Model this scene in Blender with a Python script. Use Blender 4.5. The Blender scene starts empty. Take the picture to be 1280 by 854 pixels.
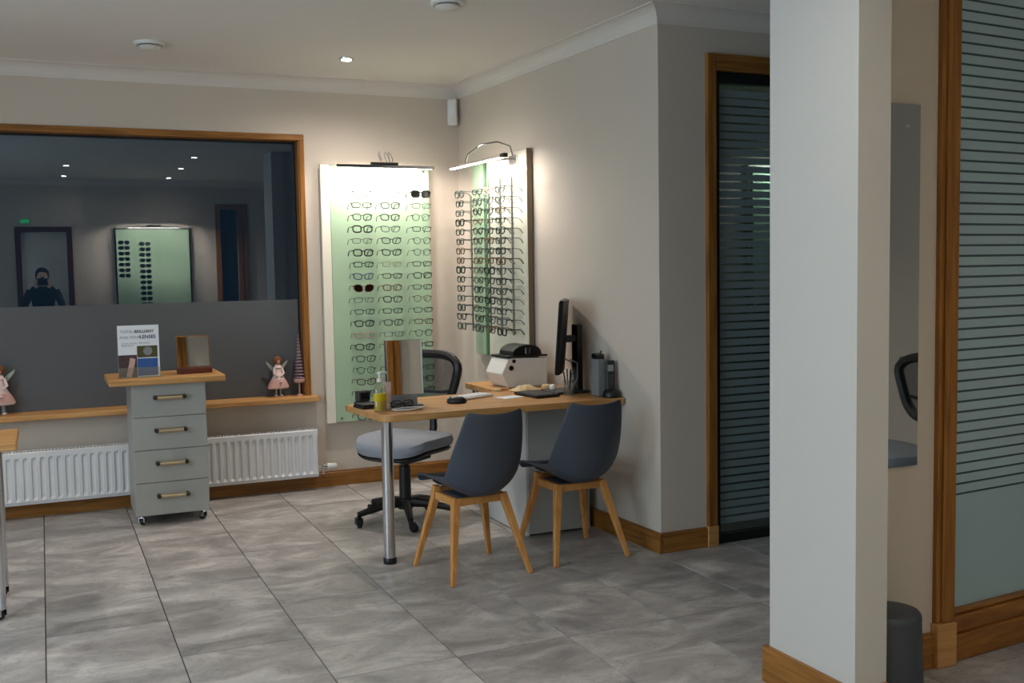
import bpy, bmesh, math, random
from mathutils import Matrix, Vector
random.seed(7)
PI = math.pi
sc = bpy.context.scene
COL = sc.collection

# ------------------------------------------------------------------ camera
cam_data = bpy.data.cameras.new('camera')
cam_data.sensor_width = 36.0
cam_data.lens = 1306.5 * 36.0 / 1280.0
cam_data.clip_start = 0.05
cam = bpy.data.objects.new('camera', cam_data)
COL.objects.link(cam)
yaw, pitch, roll = 0.421864, 0.0698014, 0.0169080
fwd = Vector((math.sin(yaw)*math.cos(pitch), math.cos(yaw)*math.cos(pitch), -math.sin(pitch)))
right0 = Vector((math.cos(yaw), -math.sin(yaw), 0))
down0 = fwd.cross(right0)
rt = right0*math.cos(roll) + down0*math.sin(roll)
dn = -right0*math.sin(roll) + down0*math.cos(roll)
up, bk = -dn, -fwd
cam.matrix_world = Matrix(((rt.x, up.x, bk.x, 0), (rt.y, up.y, bk.y, 0), (rt.z, up.z, bk.z, 1.49), (0, 0, 0, 1)))
sc.camera = cam

# ------------------------------------------------------------------ world, exposure
world = bpy.data.worlds.new('dusk'); sc.world = world
world.use_nodes = True
bgn = world.node_tree.nodes['Background']
bgn.inputs[0].default_value = (0.10, 0.22, 0.36, 1)
bgn.inputs[1].default_value = 0.055
sc.view_settings.view_transform = 'Standard'
sc.view_settings.look = 'None'
sc.view_settings.gamma = 1.0
sc.view_settings.use_curve_mapping = False
sc.view_settings.exposure = 0.10
try:
    sc.cycles.max_bounces = 8
    sc.cycles.transparent_max_bounces = 24
    sc.cycles.sample_clamp_indirect = 10.0
except Exception:
    pass

CEIL = 2.79
WARM = (1.0, 0.80, 0.60)
NEUT = (1.0, 0.92, 0.84)
COOL = (0.86, 0.93, 1.0)
SPOT_W = 10.0        # each ceiling spot
SPOT_VIS = 20.0      # the spot in view near the glasses panels
LAMP_W = 6.5         # each panel picture lamp
DUSK_W = 165.0        # daylight through the shop front on the left


def add_area(name, loc, rot, sx, sy, power, color, parent=None, spread=PI):
    l = bpy.data.lights.new(name, 'AREA'); l.shape = 'RECTANGLE'
    l.size = sx; l.size_y = sy; l.energy = power; l.color = color; l.spread = spread
    o = bpy.data.objects.new(name, l); COL.objects.link(o)
    o.location = loc; o.rotation_euler = rot
    if parent: o.parent = parent
    return o

# last daylight coming in through the shop-front window in the left wall
add_area('shopfront_daylight', (-2.85, 2.6, 1.55), (0, -PI/2, 0), 2.0, 3.4, DUSK_W, COOL)

# ------------------------------------------------------------------ materials
MATS = {}


def srgb(r, g, b):
    def c(v):
        v /= 255.0
        return v/12.92 if v <= 0.04045 else ((v+0.055)/1.055)**2.4
    return (c(r), c(g), c(b), 1)


def mat(name, col, rough=0.5, metal=0.0, var=0.0, scale=8.0, spec=0.5, bump=0.0, emit=0.0, ecol=None, coat=0.0, obj_var=False):
    m = bpy.data.materials.new(name); m.use_nodes = True
    nt = m.node_tree; b = nt.nodes['Principled BSDF']
    b.inputs['Roughness'].default_value = rough
    b.inputs['Metallic'].default_value = metal
    b.inputs['Specular IOR Level'].default_value = spec
    b.inputs['Coat Weight'].default_value = coat
    b.inputs['Base Color'].default_value = col
    tc = nt.nodes.new('ShaderNodeTexCoord')
    ns = nt.nodes.new('ShaderNodeTexNoise'); ns.inputs['Scale'].default_value = scale
    ns.inputs['Detail'].default_value = 4
    nt.links.new(tc.outputs['Object'], ns.inputs['Vector'])
    mx = nt.nodes.new('ShaderNodeMix'); mx.data_type = 'RGBA'
    k = max(var, 0.02)
    mx.inputs[6].default_value = tuple(c*(1-k) for c in col[:3])+(1,)
    mx.inputs[7].default_value = tuple(min(1, c*(1+k)) for c in col[:3])+(1,)
    nt.links.new(ns.outputs['Fac'], mx.inputs[0])
    nt.links.new(mx.outputs[2], b.inputs['Base Color'])
    if bump:
        bp = nt.nodes.new('ShaderNodeBump'); bp.inputs['Strength'].default_value = bump
        bp.inputs['Distance'].default_value = 0.002
        nt.links.new(ns.outputs['Fac'], bp.inputs['Height'])
        nt.links.new(bp.outputs[0], b.inputs['Normal'])
    if emit:
        b.inputs['Emission Color'].default_value = ecol or col
        b.inputs['Emission Strength'].default_value = emit
    MATS[name] = m
    return m


def wood(name, c1, c2, axis='X', scale=1.0, rough=0.4):
    m = bpy.data.materials.new(name); m.use_nodes = True
    nt = m.node_tree; b = nt.nodes['Principled BSDF']
    b.inputs['Roughness'].default_value = rough
    b.inputs['Specular IOR Level'].default_value = 0.35
    tc = nt.nodes.new('ShaderNodeTexCoord'); mp = nt.nodes.new('ShaderNodeMapping')
    s = {'X': (1.2, 22, 22), 'Y': (22, 1.2, 22), 'Z': (22, 22, 1.2)}[axis]
    mp.inputs['Scale'].default_value = tuple(v*scale for v in s)
    ns = nt.nodes.new('ShaderNodeTexNoise'); ns.inputs['Scale'].default_value = 2.2; ns.inputs['Detail'].default_value = 6
    ns.inputs['Distortion'].default_value = 0.6
    cr = nt.nodes.new('ShaderNodeValToRGB')
    cr.color_ramp.elements[0].position = 0.32; cr.color_ramp.elements[0].color = c1
    cr.color_ramp.elements[1].position = 0.70; cr.color_ramp.elements[1].color = c2
    nt.links.new(tc.outputs['Object'], mp.inputs[0]); nt.links.new(mp.outputs[0], ns.inputs['Vector'])
    nt.links.new(ns.outputs['Fac'], cr.inputs[0]); nt.links.new(cr.outputs[0], b.inputs['Base Color'])
    bp = nt.nodes.new('ShaderNodeBump'); bp.inputs['Strength'].default_value = 0.12; bp.inputs['Distance'].default_value = 0.002
    nt.links.new(ns.outputs['Fac'], bp.inputs['Height']); nt.links.new(bp.outputs[0], b.inputs['Normal'])
    MATS[name] = m
    return m


def glass(name, tint, refl=0.10, rough=0.0, opac=0.0, body=(0.5, 0.5, 0.5, 1), ior=1.5):
    """thin pane: see-through, tinted, with Fresnel reflection, plus an optional milky body"""
    m = bpy.data.materials.new(name); m.use_nodes = True
    nt = m.node_tree; nt.nodes.clear()
    out = nt.nodes.new('ShaderNodeOutputMaterial')
    tr = nt.nodes.new('ShaderNodeBsdfTransparent'); tr.inputs[0].default_value = tint
    df = nt.nodes.new('ShaderNodeBsdfDiffuse'); df.inputs[0].default_value = body
    tl = nt.nodes.new('ShaderNodeBsdfTranslucent'); tl.inputs[0].default_value = body
    ad = nt.nodes.new('ShaderNodeMixShader'); ad.inputs[0].default_value = 0.3
    nt.links.new(df.outputs[0], ad.inputs[1]); nt.links.new(tl.outputs[0], ad.inputs[2])
    mo = nt.nodes.new('ShaderNodeMixShader'); mo.inputs[0].default_value = opac
    nt.links.new(tr.outputs[0], mo.inputs[1]); nt.links.new(ad.outputs[0], mo.inputs[2])
    gl = nt.nodes.new('ShaderNodeBsdfGlossy'); gl.inputs['Roughness'].default_value = rough
    fr = nt.nodes.new('ShaderNodeLayerWeight'); fr.inputs[0].default_value = 0.5
    pw = nt.nodes.new('ShaderNodeMath'); pw.operation = 'POWER'; pw.inputs[1].default_value = 5.0
    mu = nt.nodes.new('ShaderNodeMath'); mu.operation = 'MULTIPLY_ADD'; mu.inputs[1].default_value = 1-refl; mu.inputs[2].default_value = refl
    nt.links.new(fr.outputs['Facing'], pw.inputs[0]); nt.links.new(pw.outputs[0], mu.inputs[0])
    mf = nt.nodes.new('ShaderNodeMixShader')
    nt.links.new(mu.outputs[0], mf.inputs[0]); nt.links.new(mo.outputs[0], mf.inputs[1]); nt.links.new(gl.outputs[0], mf.inputs[2])
    nt.links.new(mf.outputs[0], out.inputs[0])
    MATS[name] = m
    return m


def tile_material():
    m = bpy.data.materials.new('stone_tile'); m.use_nodes = True
    nt = m.node_tree; b = nt.nodes['Principled BSDF']; L = nt.links
    b.inputs['Roughness'].default_value = 0.42
    b.inputs['Specular IOR Level'].default_value = 0.45
    tc = nt.nodes.new('ShaderNodeTexCoord'); oi = nt.nodes.new('ShaderNodeObjectInfo')
    mu = nt.nodes.new('ShaderNodeVectorMath'); mu.operation = 'MULTIPLY_ADD'
    cx = nt.nodes.new('ShaderNodeCombineXYZ')
    L.new(oi.outputs['Random'], cx.inputs[0]); L.new(oi.outputs['Random'], cx.inputs[1]); L.new(oi.outputs['Random'], cx.inputs[2])
    mu.inputs[1].default_value = (37, 61, 23)
    L.new(cx.outputs[0], mu.inputs[0]); L.new(tc.outputs['Object'], mu.inputs[2])
    mp = nt.nodes.new('ShaderNodeMapping'); mp.inputs['Scale'].default_value = (1.9, 3.0, 1); mp.inputs['Rotation'].default_value = (0, 0, 0.35)
    L.new(mu.outputs[0], mp.inputs[0])
    n1 = nt.nodes.new('ShaderNodeTexNoise'); n1.inputs['Scale'].default_value = 1.7; n1.inputs['Detail'].default_value = 9
    n1.inputs['Roughness'].default_value = 0.62; n1.inputs['Distortion'].default_value = 0.7
    L.new(mp.outputs[0], n1.inputs['Vector'])
    cr = nt.nodes.new('ShaderNodeValToRGB'); e = cr.color_ramp
    e.elements[0].position = 0.28; e.elements[0].color = srgb(122, 118, 115)
    e.elements[1].position = 0.72; e.elements[1].color = srgb(206, 200, 195)
    k = e.elements.new(0.5); k.color = srgb(163, 157, 153)
    L.new(n1.outputs['Fac'], cr.inputs[0])
    n2 = nt.nodes.new('ShaderNodeTexNoise'); n2.inputs['Scale'].default_value = 3.5; n2.inputs['Detail'].default_value = 8
    n2.inputs['Distortion'].default_value = 2.2
    L.new(mp.outputs[0], n2.inputs['Vector'])
    c2 = nt.nodes.new('ShaderNodeValToRGB'); q = c2.color_ramp
    q.elements[0].position = 0.485; q.elements[0].color = (0, 0, 0, 1)
    q.elements[1].position = 0.53; q.elements[1].color = (0, 0, 0, 1)
    mid = q.elements.new(0.507); mid.color = (1, 1, 1, 1)
    L.new(n2.outputs['Fac'], c2.inputs[0])
    mx = nt.nodes.new('ShaderNodeMix'); mx.data_type = 'RGBA'; mx.inputs[7].default_value = srgb(100, 95, 92)
    sc_ = nt.nodes.new('ShaderNodeMath'); sc_.operation = 'MULTIPLY'; sc_.inputs[1].default_value = 0.35
    L.new(c2.outputs[0], sc_.inputs[0]); L.new(sc_.outputs[0], mx.inputs[0]); L.new(cr.outputs[0], mx.inputs[6])
    L.new(mx.outputs[2], b.inputs['Base Color'])
    bp = nt.nodes.new('ShaderNodeBump'); bp.inputs['Strength'].default_value = 0.15; bp.inputs['Distance'].default_value = 0.002
    L.new(n1.outputs['Fac'], bp.inputs['Height']); L.new(bp.outputs[0], b.inputs['Normal'])
    MATS['tile'] = m


def mesh_fabric():
    m = bpy.data.materials.new('mesh_fabric'); m.use_nodes = True
    nt = m.node_tree; b = nt.nodes['Principled BSDF']; L = nt.links
    b.inputs['Base Color'].default_value = srgb(38, 40, 42); b.inputs['Roughness'].default_value = 0.8
    tc = nt.nodes.new('ShaderNodeTexCoord')
    ck = nt.nodes.new('ShaderNodeTexChecker'); ck.inputs['Scale'].default_value = 320
    L.new(tc.outputs['Object'], ck.inputs['Vector'])
    ma = nt.nodes.new('ShaderNodeMath'); ma.operation = 'MULTIPLY_ADD'; ma.inputs[1].default_value = 0.35; ma.inputs[2].default_value = 0.52
    L.new(ck.outputs['Fac'], ma.inputs[0]); L.new(ma.outputs[0], b.inputs['Alpha'])
    MATS['mesh_fabric'] = m


mat('wall', srgb(202, 189, 175), 0.85, var=0.03, scale=2.5, bump=0.05)
mat('pillar_paint', srgb(200, 194, 187), 0.85, var=0.02, scale=2.5, bump=0.05)
mat('ceiling', srgb(232, 225, 218), 0.9, var=0.02, scale=2)
mat('coving', srgb(216, 207, 198), 0.8, var=0.02)
mat('grout', srgb(70, 66, 64), 0.9, var=0.1, scale=40)
tile_material(); mesh_fabric()
wood('oak_trim', srgb(118, 74, 28), srgb(164, 110, 50), 'X', rough=0.35)
wood('oak_trim_y', srgb(118, 74, 28), srgb(164, 110, 50), 'Y', rough=0.35)
wood('oak_trim_z', srgb(118, 74, 28), srgb(164, 110, 50), 'Z', rough=0.35)
wood('oak_top', srgb(172, 122, 70), srgb(204, 156, 100), 'X', 0.8, rough=0.42)
wood('beech_leg', srgb(186, 124, 62), srgb(216, 156, 92), 'Z', 0.8, rough=0.45)
mat('white_metal', srgb(222, 222, 224), 0.35, var=0.02)
mat('white_plastic', srgb(225, 222, 216), 0.4, var=0.02)
mat('cabinet_grey', srgb(164, 164, 159), 0.45, var=0.03, scale=3)
mat('cabinet_white', srgb(206, 203, 198), 0.5, var=0.03)
mat('chrome', srgb(215, 215, 218), 0.14, metal=1.0, var=0.02)
mat('brass_satin', srgb(200, 184, 158), 0.28, metal=1.0, var=0.03)
mat('dark_metal', srgb(70, 66, 60), 0.35, metal=0.9, var=0.05)
mat('rod_grey', srgb(120, 124, 110), 0.3, metal=0.5, var=0.03)
mat('black_plastic', srgb(13, 13, 14), 0.42, var=0.08)
mat('black_matte', srgb(14, 14, 15), 0.7, var=0.08)
mat('shell_grey', srgb(66, 72, 84), 0.5, var=0.03, scale=4)
mat('seat_fabric', srgb(140, 144, 152), 0.9, var=0.10, scale=160, bump=0.25)
mat('navy_fabric', srgb(40, 42, 50), 0.85, var=0.06, scale=60, bump=0.15)
mat('mirror', srgb(205, 208, 206), 0.02, metal=1.0, var=0.01)
mat('bin_grey', srgb(60, 64, 72), 0.45, var=0.05)
mat('film_window', srgb(84, 86, 90), 0.5, var=0.02, scale=2, spec=0.3)
mat('board_cream', srgb(222, 214, 198), 0.45, var=0.02, coat=0.3)
mat('panel_green', srgb(168, 192, 162), 0.16, var=0.02, spec=0.5)
mat('edge_shade', srgb(120, 100, 78), 0.6, var=0.05)
mat('panel_edge', srgb(84, 130, 92), 0.12, var=0.04)
mat('panel_side', srgb(232, 226, 210), 0.10, var=0.02, coat=0.8)
mat('led', (1, 1, 1, 1), 0.4, emit=16.0, ecol=(1.0, 0.93, 0.86, 1))
mat('spot_glow', (1, 1, 1, 1), 0.4, emit=22.0, ecol=(1.0, 0.93, 0.85, 1))
mat('exit_glow', srgb(30, 200, 110), 0.5, emit=1.6)
mat('paper', srgb(226, 228, 232), 0.7, var=0.02)
mat('print_navy', srgb(58, 58, 108), 0.7)
mat('print_black', srgb(52, 50, 54), 0.7)
mat('print_grey', srgb(138, 138, 142), 0.7)
mat('print_blue', srgb(40, 84, 150), 0.6, var=0.12, scale=30)
mat('skin_print', srgb(196, 158, 150), 0.7, var=0.25, scale=40)
mat('dark_print', srgb(70, 52, 56), 0.7, var=0.5, scale=50)
mat('garden_print', srgb(74, 70, 36), 0.7, var=0.6, scale=60)
mat('mahogany', srgb(84, 30, 20), 0.4, var=0.2, scale=20)
mat('doll_dress', srgb(214, 190, 186), 0.85, var=0.08, scale=60, bump=0.2)
mat('doll_pink', srgb(190, 148, 140), 0.85, var=0.25, scale=70)
mat('doll_skin', srgb(222, 180, 158), 0.7, var=0.03)
mat('doll_hair', srgb(108, 66, 34), 0.9, var=0.3, scale=80, bump=0.4)
mat('doll_wing', srgb(150, 160, 150), 0.7, var=0.15, scale=40)
mat('tree_mauve', srgb(118, 96, 104), 0.9, var=0.35, scale=90, bump=0.5)
mat('liquid_yellow', srgb(206, 180, 20), 0.15, var=0.06, spec=0.6)
mat('label_red', srgb(150, 40, 30), 0.5, var=0.1)
mat('tube_pink', srgb(214, 186, 184), 0.4, var=0.03)
mat('grey_card', srgb(124, 126, 128), 0.5, var=0.03)
mat('cream_cloth', srgb(214, 190, 146), 0.9, var=0.10, scale=30, bump=0.3)
mat('pink_item', srgb(206, 140, 100), 0.6, var=0.1)
mat('tablet_grey', srgb(50, 52, 56), 0.4, var=0.05)
mat('acrylic_grey', srgb(120, 112, 104), 0.25, var=0.05)
mat('screen_black', srgb(6, 7, 9), 0.1, var=0.02)
mat('pod_green', srgb(150, 166, 150), 0.6, var=0.03)
mat('hall_shade', srgb(60, 72, 76), 0.8, var=0.05)
mat('coat_dark', srgb(22, 24, 30), 0.9, var=0.1)
mat('night_ground', srgb(28, 36, 44), 0.9, var=0.1)
glass('window_glass', (0.75, 0.85, 0.90, 1), refl=0.10, ior=1.5)
glass('door_glass', (0.62, 0.74, 0.76, 1), refl=0.08)
glass('lens', (0.95, 0.97, 0.96, 1), refl=0.02, ior=1.12)
glass('dark_lens', (0.06, 0.10, 0.09, 1), refl=0.08)
glass('brown_lens', (0.20, 0.09, 0.04, 1), refl=0.08)
glass('clear_plastic', (0.90, 0.90, 0.86, 1), refl=0.08, opac=0.06, body=(0.8, 0.8, 0.75, 1))
glass('frost_film', (0.30, 0.38, 0.40, 1), refl=0.05, rough=0.12, opac=0.94, body=srgb(196, 220, 226))
glass('frost_dark', (0.40, 0.46, 0.48, 1), refl=0.06, rough=0.05, opac=0.85, body=srgb(152, 168, 170))
FRAME_COLS = {
    'black': mat('acetate_black', srgb(22, 24, 24), 0.25, var=0.05),
    'dark grey': mat('acetate_grey', srgb(60, 66, 64), 0.3, var=0.05),
    'brown': mat('acetate_brown', srgb(84, 50, 28), 0.3, var=0.3, scale=120),
    'navy blue': mat('acetate_blue', srgb(36, 52, 100), 0.3, var=0.05),
    'silver': mat('wire_silver', srgb(118, 122, 120), 0.3, metal=0.8, var=0.03),
    'gunmetal': mat('wire_gunmetal', srgb(66, 70, 68), 0.3, metal=0.7, var=0.03),
    'pale olive': mat('acetate_olive', srgb(132, 140, 110), 0.3, var=0.1),
    'pinkish': mat('acetate_pink', srgb(176, 130, 130), 0.3, var=0.1),
}


# ------------------------------------------------------------------ geometry helpers
class MB:
    def __init__(s): s.bm = bmesh.new()

    def verts_faces(s, vs, fs):
        v = [s.bm.verts.new(p) for p in vs]
        for f in fs:
            try: s.bm.faces.new([v[i] for i in f])
            except ValueError: pass
        return v

    def box(s, x0, x1, y0, y1, z0, z1, M=None):
        vs = [(x0, y0, z0), (x1, y0, z0), (x1, y1, z0), (x0, y1, z0), (x0, y0, z1), (x1, y0, z1), (x1, y1, z1), (x0, y1, z1)]
        if M: vs = [M @ Vector(p) for p in vs]
        s.verts_faces(vs, [(3, 2, 1, 0), (4, 5, 6, 7), (0, 1, 5, 4), (1, 2, 6, 5), (2, 3, 7, 6), (3, 0, 4, 7)])
        return s

    def beam(s, a, b, wa, wb=None, n=4, twist=PI/4):
        """tapered straight bar of n sides from a to b"""
        return s.tube([a, b], [wa, wa if wb is None else wb], n, twist)

    def tube(s, pts, r, n=8, twist=0.0, closed=False):
        pts = [Vector(p) for p in pts]
        rs = r if isinstance(r, (list, tuple)) else [r]*len(pts)
        N = len(pts); rings = []
        up_ = None
        for i, p in enumerate(pts):
            if closed: t = pts[(i+1) % N]-pts[i-1]
            else: t = pts[min(i+1, N-1)]-pts[max(i-1, 0)]
            if t.length < 1e-9: t = Vector((0, 0, 1))
            t.normalize()
            if up_ is None:
                up_ = Vector((0, 0, 1)) if abs(t.z) < 0.9 else Vector((0, 1, 0))
            u = up_ - t*up_.dot(t)
            if u.length < 1e-6: u = t.orthogonal()
            u.normalize(); up_ = u
            w = t.cross(u)
            rings.append([s.bm.verts.new(p+(u*math.cos(2*PI*k/n+twist)+w*math.sin(2*PI*k/n+twist))*rs[i]) for k in range(n)])
        for i in range(N if closed else N-1):
            a, b = rings[i], rings[(i+1) % N]
            for k in range(n):
                s.bm.faces.new((a[k], a[(k+1) % n], b[(k+1) % n], b[k]))
        if not closed:
            s.bm.faces.new(rings[0][::-1]); s.bm.faces.new(rings[-1])
        return s

    def lathe(s, prof, cx=0, cy=0, z=0, n=20, sx=1, sy=1, M=None):
        rings = []
        for r, h in prof:
            ring = []
            for k in range(n):
                p = Vector((cx+r*sx*math.cos(2*PI*k/n), cy+r*sy*math.sin(2*PI*k/n), z+h))
                ring.append(s.bm.verts.new(M @ p if M else p))
            rings.append(ring)
        for a, b in zip(rings, rings[1:]):
            for k in range(n):
                s.bm.faces.new((a[k], a[(k+1) % n], b[(k+1) % n], b[k]))
        s.bm.faces.new(rings[0][::-1]); s.bm.faces.new(rings[-1])
        return s

    def prism(s, poly, z0, z1, M=None):
        n = len(poly)
        vs = [Vector((x, y, z0)) for x, y in poly]+[Vector((x, y, z1)) for x, y in poly]
        if M: vs = [M @ v for v in vs]
        s.verts_faces(vs, [tuple(range(n))[::-1], tuple(range(n, 2*n))]+[(i, (i+1) % n, n+(i+1) % n, n+i) for i in range(n)])
        return s

    def sweep(s, prof, a, b, inward, nup=Vector((0, 0, 1)), ma=0.0, mb_=0.0):
        """profile [(out, up)] swept straight from a to b; 'out' runs along inward"""
        a, b, o = Vector(a), Vector(b), Vector(inward)
        n = len(prof)
        d_ = (b-a).normalized()
        vs = [a+o*p+nup*q-d_*(p*ma) for p, q in prof]+[b+o*p+nup*q+d_*(p*mb_) for p, q in prof]
        s.verts_faces(vs, [tuple(range(n)), tuple(range(n, 2*n))[::-1]]+[(i, (i+1) % n, n+(i+1) % n, n+i) for i in range(n)])
        return s

    def grid(s, P, thick=None):
        """open sheet from rows of points; thick -> solid by offsetting"""
        R, Cn = len(P), len(P[0])
        v = [[s.bm.verts.new(p) for p in row] for row in P]
        for i in range(R-1):
            for j in range(Cn-1):
                s.bm.faces.new((v[i][j], v[i][j+1], v[i+1][j+1], v[i+1][j]))
        return s

    def mesh(s, name, smooth=False):
        bmesh.ops.recalc_face_normals(s.bm, faces=s.bm.faces)
        me = bpy.data.meshes.new(name)
        if smooth:
            for f in s.bm.faces: f.smooth = True
        s.bm.to_mesh(me); s.bm.free()
        return me


def link(name, me, m, parent=None, loc=None, rot=None, bev=0.0, smooth=False):
    o = bpy.data.objects.new(name, me)
    if m is not None and not me.materials: me.materials.append(MATS[m] if isinstance(m, str) else m)
    COL.objects.link(o)
    if parent: o.parent = parent
    if loc: o.location = loc
    if rot: o.rotation_euler = rot
    if bev:
        b = o.modifiers.new('bevel', 'BEVEL'); b.width = bev; b.segments = 2; b.limit_method = 'ANGLE'
    if smooth and hasattr(me, 'set_sharp_from_angle'):
        me.set_sharp_from_angle(angle=math.radians(40))
    return o


def part(name, mb, m, parent=None, bev=0.0, smooth=False, loc=None, rot=None):
    return link(name, mb.mesh(name, smooth), m, parent, loc, rot, bev, smooth)


def thing(name, label, cat, loc=(0, 0, 0), rz=0.0, group=None):
    o = bpy.data.objects.new(name, None); COL.objects.link(o)
    o.empty_display_size = 0.1
    o.location = loc; o.rotation_euler = (0, 0, rz)
    tag(o, label, cat, group)
    return o


def tag(o, label, cat, group=None):
    o['label'] = label; o['category'] = cat
    if group: o['group'] = group
    return o


def struct(name, mb, m, **k):
    o = part(name, mb, m, **k) if mb else None
    if o is None:
        o = bpy.data.objects.new(name, None); COL.objects.link(o)
    if o.parent is None: o['kind'] = 'structure'
    return o


def kids(o): return [c for c in bpy.data.objects if c.parent == o]


def dup(o, loc=None, rz=None, label=None, parent=None):
    c = o.copy(); COL.objects.link(c)
    if parent is not None:
        c.parent = parent
    if loc is not None: c.location = loc
    if rz is not None: c.rotation_euler = (0, 0, rz)
    if label: c['label'] = label
    for k in kids(o):
        dup(k, parent=c)
    return c


def Rz(a): return Matrix.Rotation(a, 4, 'Z')


# ------------------------------------------------------------------ SETTING
YB = 7.09                                   # back wall face
SA, SB = Vector((2.882, 4.57, 0)), Vector((2.785, 7.09, 0))      # side wall face, front corner -> back corner
sdir = (SB-SA).normalized(); snor = Vector((-sdir.y, sdir.x, 0))  # into the room (-X)
YF = -0.95

# floor: grout bed + one object per tile
fl = struct('floor', MB().box(-2.6, 6.2, YF, 7.2, -0.05, -0.004), 'grout')
TW, TL = 0.4822, 0.96
tile_meshes = {}
row_off = {-1: 4.83, 0: 4.65, 1: 4.17}
for ci in range(-5, 13):
    x0 = -0.046 + ci*TW; x1 = x0+TW
    y_ref = row_off.get(ci, 3.685 + (0 if ci >= 2 else 0.48*(ci % 2)))
    k0 = math.floor((YF-y_ref)/TL)
    y = y_ref + k0*TL
    while y < 7.15:
        ya, yb = max(y, YF), min(y+TL, 7.12)
        if yb-ya > 0.03:
            key = round(yb-ya, 3)
            if key not in tile_meshes:
                h, w = (yb-ya)/2-0.002, TW/2-0.002
                mb = MB(); vs = [(-w, -h, -0.004), (w, -h, -0.004), (w, h, -0.004), (-w, h, -0.004)]
                e = 0.0015
                vs += [(-w+e, -h+e, 0), (w-e, -h+e, 0), (w-e, h-e, 0), (-w+e, h-e, 0)]
                mb.verts_faces(vs, [(3, 2, 1, 0), (4, 5, 6, 7), (0, 1, 5, 4), (1, 2, 6, 5), (2, 3, 7, 6), (3, 0, 4, 7)])
                me = mb.mesh('tile'); me.materials.append(MATS['tile']); tile_meshes[key] = me
            link('tile', tile_meshes[key], None, fl, ((x0+x1)/2, (ya+yb)/2, 0))
        y += TL

struct('ceiling', MB().box(-2.7, 6.3, YF-0.1, 7.3, CEIL, CEIL+0.1), 'ceiling')

# back wall with the wide window opening
WX0, WX1, WZ0, WZ1 = -2.25, 1.632, 0.645, 2.385
struct('wall_back', MB().box(-2.7, WX0, YB, YB+0.2, 0, CEIL).box(WX1, 2.95, YB, YB+0.2, 0, CEIL)
       .box(WX0, WX1, YB, YB+0.2, 0, WZ0-0.035).box(WX0, WX1, YB, YB+0.2, WZ1, CEIL), 'wall')
so = -snor*0.12
struct('wall_side', MB().prism([(SA.x, SA.y), (SB.x, SB.y), (SB.x+so.x, SB.y+so.y), (SA.x+so.x, 4.70), (3.222, 4.70), (3.222, 4.57)], 0, CEIL), 'wall')
DX0, DX1 = 3.222, 3.98
struct('wall_door', MB().box(DX0, DX1, 4.57, 4.70, 2.50, CEIL).box(DX1, 6.2, 4.57, 4.70, 0, CEIL), 'wall')
struct('wall_pillar', MB().box(2.316, 2.447, 2.529, 2.957, 0, CEIL), 'pillar_paint')
struct('wall_mirror', MB().box(2.447, 2.935, 2.806, 2.93, 0, CEIL), 'wall')
struct('wall_hall', MB().box(3.86, 3.96, 3.02, 4.57, 0, CEIL), 'hall_shade')  # dark colour stands in for the unlit hall behind the film gaps
struct('wall_right', MB().box(6.2, 6.3, YF, 7.2, 0, CEIL), 'wall')
struct('wall_left', MB().box(-2.7, -2.6, YF, 0.6, 0, CEIL).box(-2.7, -2.6, 4.6, 7.09, 0, CEIL).box(-2.7, -2.6, 0.6, 4.6, 0, 0.4).box(-2.7, -2.6, 0.6, 4.6, 2.6, CEIL), 'wall')
struct('wall_front', MB().box(-2.7, -0.22, YF-0.1, YF, 0, CEIL).box(-0.22, 0.34, YF-0.1, YF, 2.08, CEIL).box(0.34, 2.36, YF-0.1, YF, 0, CEIL)
       .box(2.36, 2.60, YF-0.1, YF, 2.4, CEIL).box(2.60, 6.3, YF-0.1, YF, 0, CEIL), 'wall')
struct('wall_consulting', MB().box(3.0, 6.2, 7.09, 7.2, 0, CEIL), 'wall')

# coving
def cove(name, a, b, inward, m='coving', ma=0.0):
    pr = [(0, 0), (0.0, -0.085)]
    for k in range(0, 7):
        t = k/6*PI/2
        pr.append((0.085-0.080*math.cos(t), -0.085+0.080*math.sin(t)))
    pr += [(0.085, 0)]
    struct(name, MB().sweep(pr, a, b, inward, ma=ma), m)

cove('trim_1', (-2.6, YB, CEIL), (2.79, YB, CEIL), (0, -1, 0))
cove('trim_2', (SA.x, SA.y, CEIL), (SB.x, SB.y, CEIL), tuple(snor), ma=1.0)
cove('trim_3', (SA.x, 4.57, CEIL), (6.2, 4.57, CEIL), (0, -1, 0), ma=1.0)
cove('trim_4', (-2.6, YF, CEIL), (6.2, YF, CEIL), (0, 1, 0))

# baseboards
def bboard(name, a, b, inward, m, h=0.105, t=0.02):
    pr = [(0, 0), (t, 0), (t, h-0.012), (t-0.006, h-0.006), (t-0.006, h), (0, h)]
    struct(name, MB().sweep(pr, a, b, inward), m)

bboard('baseboard_back', (-2.6, YB, 0), (2.78, YB, 0), (0, -1, 0), 'oak_trim')
bboard('baseboard_side', (SA.x, SA.y-0.02, 0), (SB.x, SB.y-0.02, 0), tuple(snor), 'oak_trim_y')
bboard('baseboard_door', (SA.x+0.002, 4.57, 0), (3.166, 4.57, 0), (0, -1, 0), 'oak_trim')
bboard('baseboard_pillar_left', (2.316, 2.509, 0), (2.316, 2.975, 0), (-1, 0, 0), 'oak_trim_y', 0.13)
bboard('baseboard_pillar_front', (2.316, 2.529, 0), (2.447, 2.529, 0), (0, -1, 0), 'oak_trim', 0.13)
bboard('baseboard_mirror', (2.47, 2.806, 0), (2.925, 2.806, 0), (0, -1, 0), 'oak_trim', 0.13)
bboard('baseboard_front', (0.42, YF, 0), (2.285, YF, 0), (0, 1, 0), 'oak_trim')

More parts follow.
